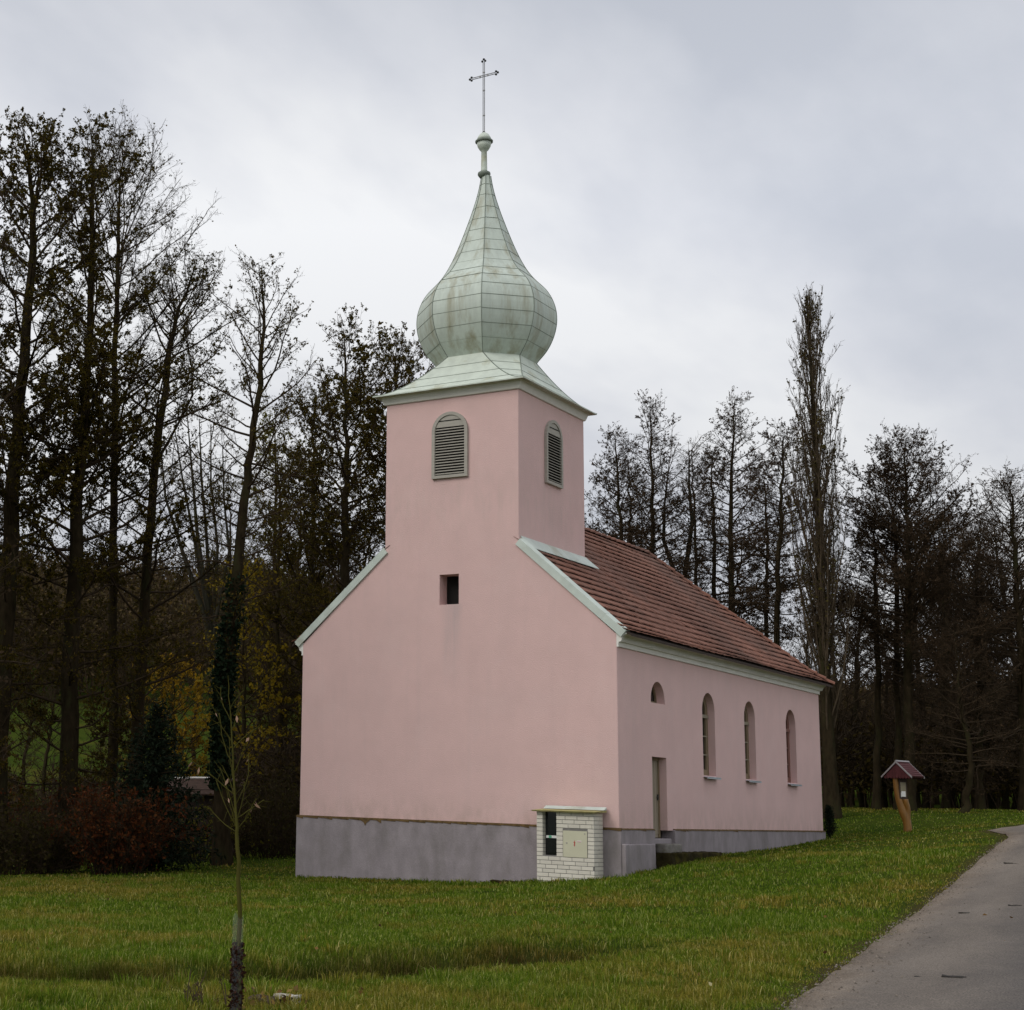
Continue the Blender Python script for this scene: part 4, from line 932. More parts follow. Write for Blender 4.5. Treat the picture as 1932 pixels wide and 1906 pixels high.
alder('crooked brown alder right behind the ivy covered trunk', [(534, 1625), (528, 1400), (520, 1200), (530, 1000), (524, 860)], 70, .2, .10, 3.2, 54, **dict(LK, leafn=2.0))
alder('fine twigged bare tree right of the tallest thick alder', [(214, 1620), (212, 1200), (214, 800), (222, 500), (230, 268)], 58, .2, .3, 4.2, 74, **dict(LK, leafn=.5, leaf=.08, el=(15, 62), clump=.5))
# leaning pale willow with several stems
b, P = pxpath([(432, 1600), (420, 1450), (412, 1330), (400, 1212)], 74)
tr = TB(); cw = TB(); P[0, 2] = -.3; tr.tube(P, [.34, .30, .27, .25], 10)
for (x, y), r_ in zip([(302, 830), (328, 800), (352, 770), (376, 790), (398, 800), (420, 840)], (.16, .13, .15, .13, .12, .12)):
    tip = at(x, y, 74)-b; mid = P[3]*.55+tip*.45+RNG.normal(0, .3, 3); Pp = np.array([P[3]-(0, 0, .5), P[3]*.8+mid*.2+(0, 0, .2), mid, mid*.5+tip*.5+RNG.normal(0, .2, 3), tip])
    tr.tube(Pp, np.linspace(r_, .02, 5), 6)
    for q in np.linspace(.35, .98, 12):
        d = unit(np.array([RNG.normal(), RNG.normal(), .9])); S = branch(cw, interp_path(Pp, np.array(q)), d, RNG.uniform(1, 2.6), .025, 6, .3, .2, 4); spray(cw, S, 6, .7, .007, .25, .08)
tree_obj('willow_tree', 'pale bare willow with several stems fanning up behind the ivy covered alder', 'tree', b, tr.mesh('trunk'), cw.mesh('crown'), BARKP, L_YGR, None, TWIGP)
# autumn-coloured trees behind the row
def leafy(name, label, pts, D, r0, cb, w, nbr, leafm, leafn=2.2, leaf=.16, dens=1.7, **kw):
    b, P = pxpath(pts, D); tm, cm = crown_tree(P, r0, cb, alder_prof(w, cb, .2), nbr, dens=dens, leafn=leafn, leaf=leaf, **kw)
    return tree_obj(name, label, 'tree', b, tm, cm, BARK, leafm)
leafy('yellow_birch', 'tall yellow green tree showing between the ivy covered alder and the tower', [(515, 1610), (516, 1200), (520, 790)], 82, .2, .25, 2.4, 52, L_YGR, 3.0)
leafy('yellow_maple', 'small golden leaved tree right beside the ivy covered trunk', [(462, 1600), (460, 1400), (458, 1085)], 66, .15, .25, 2.3, 44, L_YEL, 2.6)
leafy('orange_maple', 'low orange leaved tree between slender alder and ivy trunk', [(330, 1600), (332, 1450), (326, 1262)], 76, .14, .2, 2.7, 44, L_ORG, 3.4)
leafy('weeping_willow', 'pale grey green willow behind and left of the ivy covered alder', [(438, 1600), (436, 1200), (432, 900)], 88, .18, .4, 2.6, 40, L_WIL, 1.5, .12, droop=1.5)
# spruce
b, P = pxpath([(288, 1612), (289, 1450), (290, 1322)], 49); tr = TB(); cw = TB(); H = P[-1, 2]; tr.tube(P, [.12, .07, .015], 8)
for i in range(150):
    t = .06+.93*(i/150); z = H*t; Lb = (2.15*(1-t)**.85+.1)*RNG.uniform(.75, 1.1)*(1 if t > .15 else .8); az = i*2.4; d = np.array([math.cos(az), math.sin(az), -.05+.5*t])
    S = branch(cw, np.array([0, 0, z]), unit(d), Lb, .018, 6, -.15, .12, 4)
    n = int(Lb*62); q = RNG.uniform(.05, 1, n); C = interp_path(S, q)+RNG.normal(0, .09, (n, 3)); C[:, 2] -= .05; cw.leaves(C, .19, .35, .28)
tree_obj('spruce_tree', 'small dense dark green spruce beside the red bush', 'conifer', b, tr.mesh('trunk'), cw.mesh('crown'), BARK, L_SPR)
# shrubs
def shrub(name, label, px, py, D, w, h, leafm, nst=70, leafn=2.0, leaf=.10, cat='bush', flat=1.0, twig=None, group=None):
    b = at(px, py, D); b[2] = ground(b[None])[0]; cw = TB(); o = thing(name, label, cat, tuple(b), 0, group)
    for i in range(nst):
        az = RNG.uniform(0, 6.28); rr0 = w*.35*math.sqrt(RNG.uniform(0, 1)); p = np.array([math.cos(az)*rr0*1.2, math.sin(az)*rr0*flat, -.1])
        lean = RNG.uniform(.1, 1.0); d = unit(np.array([math.cos(az)*lean*w/h*.75, math.sin(az)*lean*flat*w/h*.75, 1.0])); Lb = h*RNG.uniform(.65, 1.08)*(1+.12*lean)
        S = branch(cw, p, d, Lb, .016, 7, -.35*lean, .22, 4); spray(cw, S, 7.5, .5, .006, leafn*RNG.uniform(.4, 1.4), leaf, .12, 1.0, .15, .2)
    put('branches', cw.mesh('branches'), [twig or TWIG, leafm], o); return o
shrub('red_bush', 'rounded russet red bush at the foot of the thick alder', 216, 1640, 47.5, 1.75, 2.45, L_RED, 110, 2.6, .10)
shrub('red_topped_bush', 'dull green bush with reddish tips at the left edge of the lawn', 22, 1640, 48.5, 2.6, 2.2, L_BUSH, 90, 2.4, .10)
shrub('brown_bush', 'low dark brown bush between the two red tinted bushes', 102, 1640, 49.5, 1.9, 1.75, L_BUSH, 60, 2.2, .10)
shrub('russet_bush', 'dark russet bush standing behind the dull green bush', 64, 1600, 54, 2.8, 2.7, L_RED, 70, 1.2, .09)
shrub('green_shrub', 'yellowish green shrub at the foot of the ivy covered alder', 376, 1605, 55, 2.2, 1.9, L_YGR, 60, 1.3, .10)
shrub('olive_shrub', 'olive brown shrub right of the ivy covered trunk by the church corner', 500, 1625, 56, 3.0, 2.6, L_BUSH, 80, 2.0, .10)
shrub('dark_shrub', 'dark leafy shrub behind the church corner plinth', 556, 1620, 60, 2.6, 3.0, L_BUSH, 70, 1.8, .10)
b = at(1557, 1592, 57.5); b[0] += .15; b[2] = ground(b[None])[0]; o = thing('thuja', 'little dark conifer at the back corner of the church', 'conifer', tuple(b)); cw = TB()
for i in range(60):
    t = i/60; az = i*2.4; S = branch(cw, np.array([0, 0, .03+.95*t]), unit(np.array([math.cos(az), math.sin(az), 1.2])), .30*(1-t)+.08, .008, 4, .4, .1, 3); C = interp_path(S, RNG.uniform(0, 1, 26))+RNG.normal(0, .035, (26, 3)); cw.leaves(C, .08, -.5, .35)
put('branches', cw.mesh('branches'), [TWIG, L_SPR], o)
# hut roof glimpsed behind the spruce
b = at(372, 1545, 63); b[2] = ground(b[None])[0]; hut = thing('garden_hut', 'low dark hut with pale roof edge glimpsed behind the ivy covered alder', 'hut', tuple(b), -YAW*0+R(37)*0+(-YAW))
hz = at(372, 1474, 63)[2]-b[2]
g = MB(); g.box(-1.0, 1.6, 0, 2, -.3, hz-.3); g.obj('wall', TIMBER_UNDER, hut)
g = MB(); g.prism([(-1.2, -.3, hz-.55), (1.8, -.3, hz-.50), (1.8, 1, hz+.1), (-1.2, 1, hz+.02)], (0, 0, .06)); g.obj('roof', mat('hut_roof', (.06, .035, .025), .9, .3, 6), hut)
g = MB(); g.tube([(-1.2+x*.5, 1.0, hz+.07+.07*math.sin(x*.52)) for x in range(7)], .05, 6); g.obj('ridge', WHITE_TRIM, hut)

# trees behind the church, the poplar and the wood to the right
RK_ = dict(pw=.95, dens=3.0, leafn=7.5, leaf=.060, tw=(.5, .0055), el=(-4, 42), clump=.8, up=.10, group=G_R, leafm=L_BROWN)
alder('bushy topped alder seen just right of the tower', [(1176, 1540), (1174, 1200), (1172, 1008), (1161, 822)], 72, 0.172, 0.297, 3.24, 78, **RK_)
alder('taller alder with pointed crown second from the tower', [(1240, 1540), (1236, 1200), (1232, 1030), (1226, 764)], 72, 0.203, 0.297, 3.46, 85, **RK_)
alder('thin bare stem between the first two alders by the tower', [(1196, 1540), (1190, 1000), (1186, 880)], 78, 0.101, 0.425, 1.62, 33, **RK_)
alder('tall alder with dark horizontal tiers above the middle of the nave roof', [(1386, 1540), (1383, 1200), (1381, 1142), (1379, 950), (1386, 760)], 73, 0.211, 0.281, 3.78, 91, **RK_)
alder('thin alder just left of the tiered alder', [(1352, 1540), (1348, 1150), (1346, 960), (1342, 860)], 76, 0.125, 0.340, 1.94, 44, **RK_)
alder('thin crooked pale stem above the nave ridge', [(1318, 1540), (1316, 1150), (1312, 990), (1304, 850)], 76, 0.101, 0.383, 1.62, 33, **dict(RK_, leafn=.9))
alder('slim forked alder immediately left of the poplar', [(1462, 1540), (1464, 1186), (1474, 960), (1480, 815)], 70, 0.148, 0.255, 2.81, 65, **RK_)
alder('second slim stem between tiered alder and poplar', [(1440, 1540), (1447, 1150), (1446, 1000), (1441, 890)], 77, 0.109, 0.340, 1.94, 41, **RK_)
alder('small round alder immediately right of the poplar', [(1654, 1540), (1655, 1220), (1652, 1060), (1648, 962)], 72, 0.133, 0.255, 2.27, 54, **RK_)
alder('broad dome crowned alder right of the poplar', [(1716, 1540), (1714, 1250), (1713, 1053), (1709, 835)], 70, 0.203, 0.272, 4.00, 111, **dict(RK_, el=(15, 60)))
alder('slender companion stem touching the broad dome crowned alder', [(1694, 1540), (1692, 1200), (1690, 1000), (1672, 900)], 72, 0.125, 0.340, 2.16, 49, **RK_)
alder('dense alder cut off by the right edge of the photo', [(1935, 1540), (1928, 1250), (1915, 1050), (1908, 905)], 72, 0.187, 0.170, 3.89, 96, **dict(RK_, leafn=2.8))
alder('dark shorter alder left of the one at the right edge', [(1850, 1540), (1846, 1250), (1842, 1085)], 74, 0.156, 0.128, 3.56, 80, **dict(RK_, leafn=2.8))
alder('dark low alder standing behind the red roofed post', [(1785, 1540), (1784, 1250), (1780, 1060)], 78, 0.156, 0.128, 3.46, 75, **dict(RK_, leafn=2.8))
alder('leaning dark trunk at the wood edge near the road', [(1816, 1530), (1834, 1440), (1812, 1330), (1800, 1190)], 68, 0.133, 0.255, 2.59, 46, **dict(RK_, leafn=2.0))
# pale forked tree
b, P = pxpath([(1296, 1540), (1296, 1200), (1287, 1110)], 74); tr = TB(); cw = TB(); tr.tube(P, [.2, .16, .14], 8)
for tipx, kx, r_ in (((1262, 880), (1252, 1020), .11), ((1300, 850), (1306, 985), .12)):
    Pp = np.array([P[-1]-(0, 0, .3), at(*kx, 74)-b, at((kx[0]+tipx[0])/2-3, (kx[1]+tipx[1])/2, 74)-b, at(*tipx, 74)-b]); tr.tube(np.array([interp_path(Pp, np.array(q)) for q in np.linspace(0, 1, 10)]), np.linspace(r_, .02, 10), 6)
    for q in np.linspace(.3, .98, 16): S = branch(cw, interp_path(Pp, np.array(q)), unit(np.array([RNG.normal(), RNG.normal(), 1.0])), RNG.uniform(.8, 1.9), .022, 6, .3, .2, 4); spray(cw, S, 6, .6, .008, .4, .09)
tree_obj('forked_tree', 'pale tree forking into two crooked stems above the nave roof', 'tree', b, tr.mesh('trunk'), cw.mesh('crown'), BARKP, L_BROWN, None, TWIGP)
# Lombardy-shaped poplar
b, P = pxpath([(1571, 1540), (1562, 1380), (1553, 1231), (1548, 1050), (1540, 850), (1527, 650), (1521, 548)], 67); tr = TB(); cw = TB()
H = P[-1, 2]; tr.tube(np.array([interp_path(P, np.array(q)) for q in np.linspace(0, 1, 22)]), np.r_[.40, .30, np.linspace(.25, .015, 20)], 12)
for i in range(74):
    t = .10+.80*(i/74)**.9; p = interp_path(P, np.array(t)); az = i*2.4+RNG.normal(0, .3); lat = RNG.uniform(.10, .21)*(1.3 if RNG.uniform() < .06 else 1)
    lat *= .6+.4*min(1, t/.3); Lb = min(H*(.36-.25*t)*RNG.uniform(.7, 1.1), (H-p[2])*RNG.uniform(.35, .93)); d = unit(np.array([math.cos(az)*lat*2.2, math.sin(az)*lat*2.2, 1]))
    Pb = [p]; n = 9
    for k in range(n-1): d = unit(d*np.array([.87, .87, 1])+RNG.normal(0, .035, 3)+np.array([0, 0, .06])); Pb.append(Pb[-1]+d*Lb/(n-1))
    Pb = np.array(Pb); cw.tube(Pb, np.linspace(min(.050, .014+.006*Lb), .008, n), 5)
    for k in range(int(Lb*2.8)):
        q = RNG.uniform(.15, 1); dd_ = unit(np.array([RNG.normal()*.26, RNG.normal()*.26, 1])); S = branch(cw, interp_path(Pb, np.array(q)), dd_, min(RNG.uniform(.6, 1.7), max(.25, H-.2-interp_path(Pb, np.array(q))[2])), .011, 5, .3, .10, 3)
        spray(cw, S, 6.5, .45, .0075, (.45 if (RNG.uniform() < .45) else .08), .12, .2, .35, .7)
tree_obj('poplar_tree', 'very tall narrow columnar poplar towering behind the nave roof', 'poplar', b, tr.mesh('trunk'), cw.mesh('crown'), BARK, L_POP, None, TWIGP)
# more stems of the wood, copies of three trees
def wood_proto(H, r0, cb, w, nbr, leafn):
    P = np.array([[0, 0, -.25], [RNG.normal(0, .2), RNG.normal(0, .2), H*.35], [RNG.normal(0, .4), RNG.normal(0, .4), H*.7], [RNG.normal(0, .5), RNG.normal(0, .5), H]])
    return crown_tree(P, r0, cb, alder_prof(w, cb, .15), nbr, dens=1.8, leafn=leafn, leaf=.10, tw=(.6, .0085), el=(12, 58))
PR = [wood_proto(14, .19, .12, 2.9, 56, .9), wood_proto(12, .15, .08, 2.6, 50, .8), wood_proto(15, .22, .25, 2.7, 52, .7)]
G_W = 'dim stems deep in the wood on the right'; G_V = 'dim trees behind the alder row on the left'
def dim(px, D, k, sc, label, group):
    b = at(px, 1540, D); b[2] = ground(b[None])[0]
    o = thing('woodland_tree', label, 'tree', tuple(b), RNG.uniform(0, 6.28), group); o.scale = (sc, sc, sc*RNG.uniform(.92, 1.08))
    for nm, me, ms in (('trunk', PR[k][0], [BARK]), ('crown', PR[k][1], [TWIG, L_BROWN])):
        if not me.materials:
            for m in ms: me.materials.append(m)
        q = bpy.data.objects.new(nm, me); COL.objects.link(q); q.parent = o
LAB_W = 'dim bare tree among the dense dark wood right of the church'; LAB_V = 'dim tree behind the left alder row, or unseen beside it for shade on the grass'
for n_, (px, D, sc) in enumerate([(1585, 84, .78), (1608, 92, .85), (1632, 86, .7), (1670, 88, .72), (1700, 95, .8), (1735, 84, .68), (1752, 90, .85), (1768, 98, .95), (1800, 86, .85), (1822, 94, 1.0), (1838, 82, .7),
        (1866, 90, .95), (1880, 98, 1.05), (1900, 84, .85), (1918, 92, 1.0), (1945, 86, .95), (1970, 92, 1.0), (2010, 84, .9), (1545, 96, .72), (1510, 92, .6), (1470, 98, .62), (1420, 95, .6), (1360, 100, .62), (1290, 98, .6)]):
    dim(px, D, n_ % 3, sc, LAB_W, G_W)
for n_, (px, D, sc) in enumerate([(-60, 66, .9), (40, 84, .7), (90, 72, .55), (205, 76, .75), (240, 86, .7), (370, 98, .7), (480, 78, .8), (505, 70, .7), (550, 74, .95), (575, 82, .95), (620, 78, 1.0), (640, 88, 1.0), (690, 80, 1.0), (720, 72, .95), (-120, 60, 1.0), (-190, 44, 1.35), (-330, 40, 1.4), (-260, 50, 1.45), (-420, 46, 1.5), (-520, 36, 1.45)]):  # the large near ones at the end are unseen, added to shade the grass
    dim(px, D, n_ % 3, sc, LAB_V, G_V)

# far-off wood on the valley side and the brushwood under the trees: one mass each
def wood_mass(name, n, px, Dr, h, label, leafm, wcr=2.2, leaves=150, leaf=.75, twn=26, seed=0, trunk=.10):
    tb = TB(); X = RNG.uniform(*px, n); D = np.sqrt(RNG.uniform(Dr[0]**2, Dr[1]**2, n))
    B = np.array([at(x, 1540, d) for x, d in zip(X, D)]); B[:, 2] = ground(B)
    for p in B:
        hh = h*RNG.uniform(.65, 1.15); tb.twigs(p[None]-(0, 0, .3), p[None]+np.array([[RNG.normal()*.4, RNG.normal()*.4, hh]]), trunk, .03)
        A = p+np.c_[np.zeros(twn), np.zeros(twn), RNG.uniform(.25, .95, twn)*hh]; d = RNG.normal(size=(twn, 3)); d[:, 2] = np.abs(d[:, 2])*.8+.3; d /= np.linalg.norm(d, axis=1)[:, None]
        tb.twigs(A, A+d*RNG.uniform(.5, 1, twn)[:, None]*wcr, .03, .015)
        g_ = RNG.normal(size=(leaves, 3)); g_ /= np.linalg.norm(g_, axis=1)[:, None]; g_ *= RNG.uniform(.3, 1, (leaves, 1))**.5
        tb.leaves(p+g_*np.array([wcr, wcr, hh*.42])+(0, 0, hh*.58), leaf, 0, .5)
    return put(name, tb.mesh(name), [TWIG, leafm], None, kind='stuff', label=label, category='wood')
L_FAR = leafmat('far_wood', [(.050, .034, .016), (.070, .046, .022), (.045, .036, .012), (.085, .055, .016)], trans=.1)
L_BRU = leafmat('brush_leaf', [(.040, .028, .008), (.058, .040, .010), (.045, .028, .010), (.07, .056, .010)], trans=.15)
wood_mass('hillside_wood', 760, (-260, 760), (140, 240), 11, 'brown leafless wood covering the valley side beyond the alders', L_FAR, 2.4, 300, .42, 22, trunk=.09)
wood_mass('distant_wood', 460, (1150, 2300), (125, 200), 7, 'dark leafless wood closing the view right of the church', L_FAR, 2.2, 260, .40, 20, trunk=.08)
wood_mass('brushwood', 300, (1530, 2250), (76, 112), 4.2, 'tangled dark brushwood under the trees right of the church', L_BRU, 1.5, 130, .22, 40, trunk=.03)
wood_mass('undergrowth', 230, (440, 800), (62, 100), 4.0, 'dark undergrowth beneath the trees left of the church', L_BRU, 1.5, 130, .22, 40, trunk=.03)
wood_mass('hedge_scrub', 150, (-260, 440), (70, 90), 2.4, 'low scrub behind the alder trunks on the left', L_BRU, 1.2, 110, .2, 30, trunk=.02)

# ------------------------------------------------------------------ young tree in the foreground
TD_ = 13.4
b, P = pxpath([(449, 1902), (451, 1800), (452, 1700), (449, 1600), (446, 1560), (440, 1440), (434, 1340), (430, 1275)], TD_)
yt = thing('young_tree', 'thin young tree in the foreground with spiral guard round its stem', 'sapling', tuple(b)); tr = TB(); P[0, 2] = -.1
tr.tube(np.array([interp_path(P, np.array(q)) for q in np.linspace(0, 1, 24)])+np.c_[RNG.normal(0, .0035, (24, 2)), np.zeros(24)], np.interp(np.linspace(0, 1, 24), [0, .35, .55, .6, 1], [.021, .017, .0145, .010, .002]), 8)
put('trunk', tr.mesh('trunk'), YBARK, yt); cw = TB()
side = np.array([_cy, -_sy, 0]); dep = np.array([_sy, _cy, 0])
for (y, dx, dz, L_) in [(1570, -.9, .55, .36), (1566, .8, .75, .3), (1560, -.75, .9, .42), (1552, .5, 1.1, .34), (1540, -.5, 1.2, .45), (1520, .6, 1.2, .5), (1500, -.9, .9, .5), (1480, -.3, 1.2, .4), (1460, .45, 1.1, .38), (1440, -.8, .85, .45), (1415, .7, .9, .3), (1400, -.5, 1.1, .34), (1380, .4, 1.1, .28), (1360, -.7, .9, .3), (1340, .5, 1.2, .22), (1562, -.2, .9, .3), (1545, .95, .45, .28), (1508, -.5, 1, .3)]:
    z = (at(446, y, TD_)-b)[2]; p = np.array([np.interp(z, P[:, 2], P[:, i]) for i in range(3)])
    d = unit(side*dx+dep*RNG.normal(0, .5)+np.array([0, 0, dz])); S = branch(cw, p, d, L_, .0042, 6, .25, .2, 4)
    for q in (.35, .55, .75, .95):
        cw.tube(branch(TB(), interp_path(S, np.array(q)), unit(d+RNG.normal(0, .6, 3)), L_*RNG.uniform(.15, .35), .003, 4), [.0022, .002, .0017, .0013], 3)
    n = RNG.poisson(1.1); C = interp_path(S, RNG.uniform(.5, 1, n)) if n else np.zeros((0, 3)); cw.leaves(C, .062, 1.6, .34)
put('branches', cw.mesh('branches'), [YBARK, L_PINK], yt)
GUARD = bpy.data.materials.new('guard_plastic'); GUARD.use_nodes = True
gp = GUARD.node_tree.nodes['Principled BSDF']; gp.inputs['Base Color'].default_value = (.42, .45, .46, 1); gp.inputs['Roughness'].default_value = .35; gp.inputs['Alpha'].default_value = .045
g = MB(); z1 = (at(449, 1722, TD_)-b)[2]
for k in range(2):
    n = 16; r_ = .046-.003*k
    for i in range(n):
        a, c = 2*math.pi*i/n, 2*math.pi*(i+1)/n
        g.poly([(r_*math.cos(a)-.02, r_*math.sin(a), -.05), (r_*math.cos(c)-.02, r_*math.sin(c), -.05), (r_*math.cos(c)-.02, r_*math.sin(c), z1*(.97+.03*math.sin(3*c))), (r_*math.cos(a)-.02, r_*math.sin(a), z1*(.97+.03*math.sin(3*a)))])
gd = g.obj('stem_guard', GUARD, yt, smooth=True)
lf = TB(); n = 1300; z = RNG.uniform(0, 1, n)**1.2*z1*.72; a_ = RNG.uniform(0, 6.28, n); r_ = .040*np.sqrt(RNG.uniform(.1, 1, n))
lf.leaves(np.c_[r_*np.cos(a_)-.02, r_*np.sin(a_), z], .04, .5, .6); LV = np.concatenate(lf.LV)
put('dead_leaves', np_mesh('dead_leaves', LV, [(np.arange(len(LV)).reshape(-1, 4), 0)]), leafmat('guard_leaf', [(.035, .015, .008), (.06, .025, .014), (.028, .013, .008)], trans=.2), gd)
# dry stalks and dug soil at the very front
for n_, (x, y0_, y1_, lab) in enumerate([(363, 1905, 1845, 'tallest dry brown weed stalk left of the young tree'), (384, 1910, 1862, 'short bushy weed stalk nearest left of the young tree'), (352, 1908, 1868, 'thin dry stalk farthest left of the young tree'), (423, 1908, 1858, 'slim dry stalk touching the stem guard on its left')]):
    b = hit(x, y0_, ground); h = (y1_ and (y0_-y1_)/228); cw = TB(); o = thing('dry_stalk', lab, 'weed', tuple(b))
    for k in range(2+2*(n_ == 1)):
        S = branch(cw, np.array([RNG.normal(0, .02), RNG.normal(0, .02), -.03]), unit(np.array([RNG.normal(0, .15), RNG.normal(0, .15), 1])), h*RNG.uniform(1.0, 1.35), .006, 6, .1, .12, 4); spray(cw, S, 14, .08, .002, .9, .022, .35)
    put('stem', cw.mesh('stem'), [TWIGP, leafmat('seed_head', [(.06, .04, .022), (.09, .06, .03)], trans=.2)], o)
cl_ = rough_block('soil_clod', -.15, .15, -.13, .13, -.06, .055, mat('soil', (.045, .028, .016), .95, .4, 14, .8, 30), 'reddish brown heap of dug soil right of the young tree foot', 'soil heap', 8, .05, .05); cl_.location = hit(503, 1897, ground)
st_ = rough_block('pale_stone', -.10, .10, -.06, .06, -.05, .075, STONEM, 'pale flat stone in the grass right of the young tree', 'stone', 9, .012, .05); st_.location = hit(542, 1893, ground)
for x, y, lab in ((1943, 2708, 'pale dead leaf lying on the grass close to the road edge'), ):
    b = hit(x*.69173, y*.69173, ground); lf = TB(); lf.leaves(np.array([[0, 0, .06], [.02, .0, .05]]), .06, .2, .7); LV = np.concatenate(lf.LV); put('fallen_leaf', np_mesh('fallen_leaf', LV, [(np.arange(len(LV)).reshape(-1, 4), 0)]), mat('pale_leaf', (.5, .45, .25), .7), None, label=lab, category='leaf').location = b
# mud lumps on the road
MUD = mat('mud', (.030, .026, .022), .95, .3, 20, .6, 40)
for n_, (x, y, s_, lab) in enumerate([(2600, 2673, .11, 'largest dark mud lump on the road near the bottom right'), (2516, 2673, .07, 'flat mud scrap left of the largest lump on the road'), (2540, 2630, .05, 'small mud crumb just above the largest lump on the road'), (2690, 2652, .06, 'mud scrap on the road right of the largest lump'),
        (2768, 2475, .09, 'rounded mud lump by the right edge of the road'), (2630, 2495, .07, 'mud lump near the middle of the road'), (2537, 2551, .05, 'small mud crumb near the grass side of the road'), (2758, 2359, .12, 'mud lump farthest up the road'), (2700, 2510, .04, 'thin mud flake in the middle of the road')]):
    b = hit(x*.69173, y*.69173, ground); q = rough_block('mud_lump', -s_, s_, -s_*.6, s_*.6, -.01, .012+s_*.10, MUD, lab, 'mud', 20+n_, s_*.16, s_*.4); q.location = b+np.array([0, 0, .012]); q['group'] = 'mud lumps on the road'

# ------------------------------------------------------------------ grass
def blades(n, D0, D1, h, w, seed, a0=-R(14.5), a1=R(33)):
    rg_ = np.random.default_rng(seed); D = np.sqrt(rg_.uniform(D0**2, D1**2, n)); a = YAW+rg_.uniform(a0, a1, n)
    X = np.c_[CAM[0]+D*np.sin(a), CAM[1]+D*np.cos(a)]
    # clumping
    den = .45+.75*vnoise(X, .28, 11)+.3*vnoise(X, 1.3, 12); keep = rg_.uniform(0, 1, n) < np.maximum(den+.2, .38)
    sd = road_sd(X); keep &= (sd > -.06+.10*vnoise(X, .5, 21)+.06*vnoise(X, .17, 22)) & (rg_.uniform(0, 1, n) < .35+.65*sstep(-.1, .35, sd))
    keep &= ~((np.abs(X[:, 0]) < W2+.08) & (X[:, 1] > -.08) & (X[:, 1] < L+.08)) & ~((X[:, 0] > 2.6) & (X[:, 0] < 4.08) & (X[:, 1] > -.62) & (X[:, 1] < 0)) & ~((X[:, 0] > 4.4) & (X[:, 0] < 4.95) & (X[:, 1] > 0) & (X[:, 1] < 5.5)) & ~((X[:, 0] > 1.3) & (X[:, 0] < 2.35) & (X[:, 1] > -.4) & (X[:, 1] < 0))
    X = X[keep]; n = len(X); D = D[keep]; sd = sd[keep]
    dd_, par = seg_dist(X, DITCH); dt = np.clip(1.25*np.exp(-(dd_/.85)**2)+.25*vnoise(X, .6, 31)*np.exp(-(dd_/1.2)**2), 0, 1)*sstep(8.0, 6.5, par)
    ip = np.clip(par, 0, len(DITCH)-1.001); i0 = ip.astype(int); dpt = DITCH[i0]+(ip-i0)[:, None]*(DITCH[i0+1]-DITCH[i0]); near_ = (np.hypot(*(X-CAM[:2]).T) < np.hypot(*(dpt-CAM[:2]).T))*np.exp(-(dd_/1.3)**2)*sstep(8.0, 6.5, par)
    hh = h*rg_.uniform(.5, 1.3, n)*(1+.35*vnoise(X, 2.2, 13)+.55*vnoise(X, .30, 14)+.3*vnoise(X, .9, 18))*(1+1.1*dt)*(.40+.60*sstep(.0, .8, sd))*(1-.6*near_); dt = dt*(1-.55*(near_ > .25)); hh = np.maximum(hh, .02)
    z = ground(X)-.01; ww = w*rg_.uniform(.7, 1.3, n)
    az = rg_.uniform(0, 6.28, n); ln = np.abs(rg_.normal(.5, .4, n)); la = az+rg_.normal(0, .8, n)+1.57
    ux, uy = np.cos(az)*ww/2, np.sin(az)*ww/2; lx, ly = np.cos(la)*ln*hh, np.sin(la)*ln*hh
    V = np.empty((n, 5, 3)); V[:, 0] = np.c_[X[:, 0]-ux, X[:, 1]-uy, z]; V[:, 1] = np.c_[X[:, 0]+ux, X[:, 1]+uy, z]
    V[:, 2] = np.c_[X[:, 0]+ux*.8+lx*.35, X[:, 1]+uy*.8+ly*.35, z+hh*.62]; V[:, 3] = np.c_[X[:, 0]-ux*.8+lx*.35, X[:, 1]-uy*.8+ly*.35, z+hh*.62]
    V[:, 4] = np.c_[X[:, 0]+lx, X[:, 1]+ly, z+hh*np.maximum(.55, 1-.35*ln)]
    dry = np.clip(1.1*vnoise(X, 3.6, 15)+.65*vnoise(X, 1.0, 16)+.16+.5*dt+.2*rg_.normal(size=n), 0, 1)
    return V.reshape(-1, 3), dry, dt
GV, GD, GT = [], [], []
for n, D0, D1, h, w in ((300000, 11, 18, .085, .0055), (330000, 18, 28, .085, .008), (300000, 28, 44, .075, .013), (200000, 44, 82, .06, .022)):
    v, d, t_ = blades(n, D0, D1, h, w, int(D0)); GV.append(v); GD.append(d); GT.append(t_)
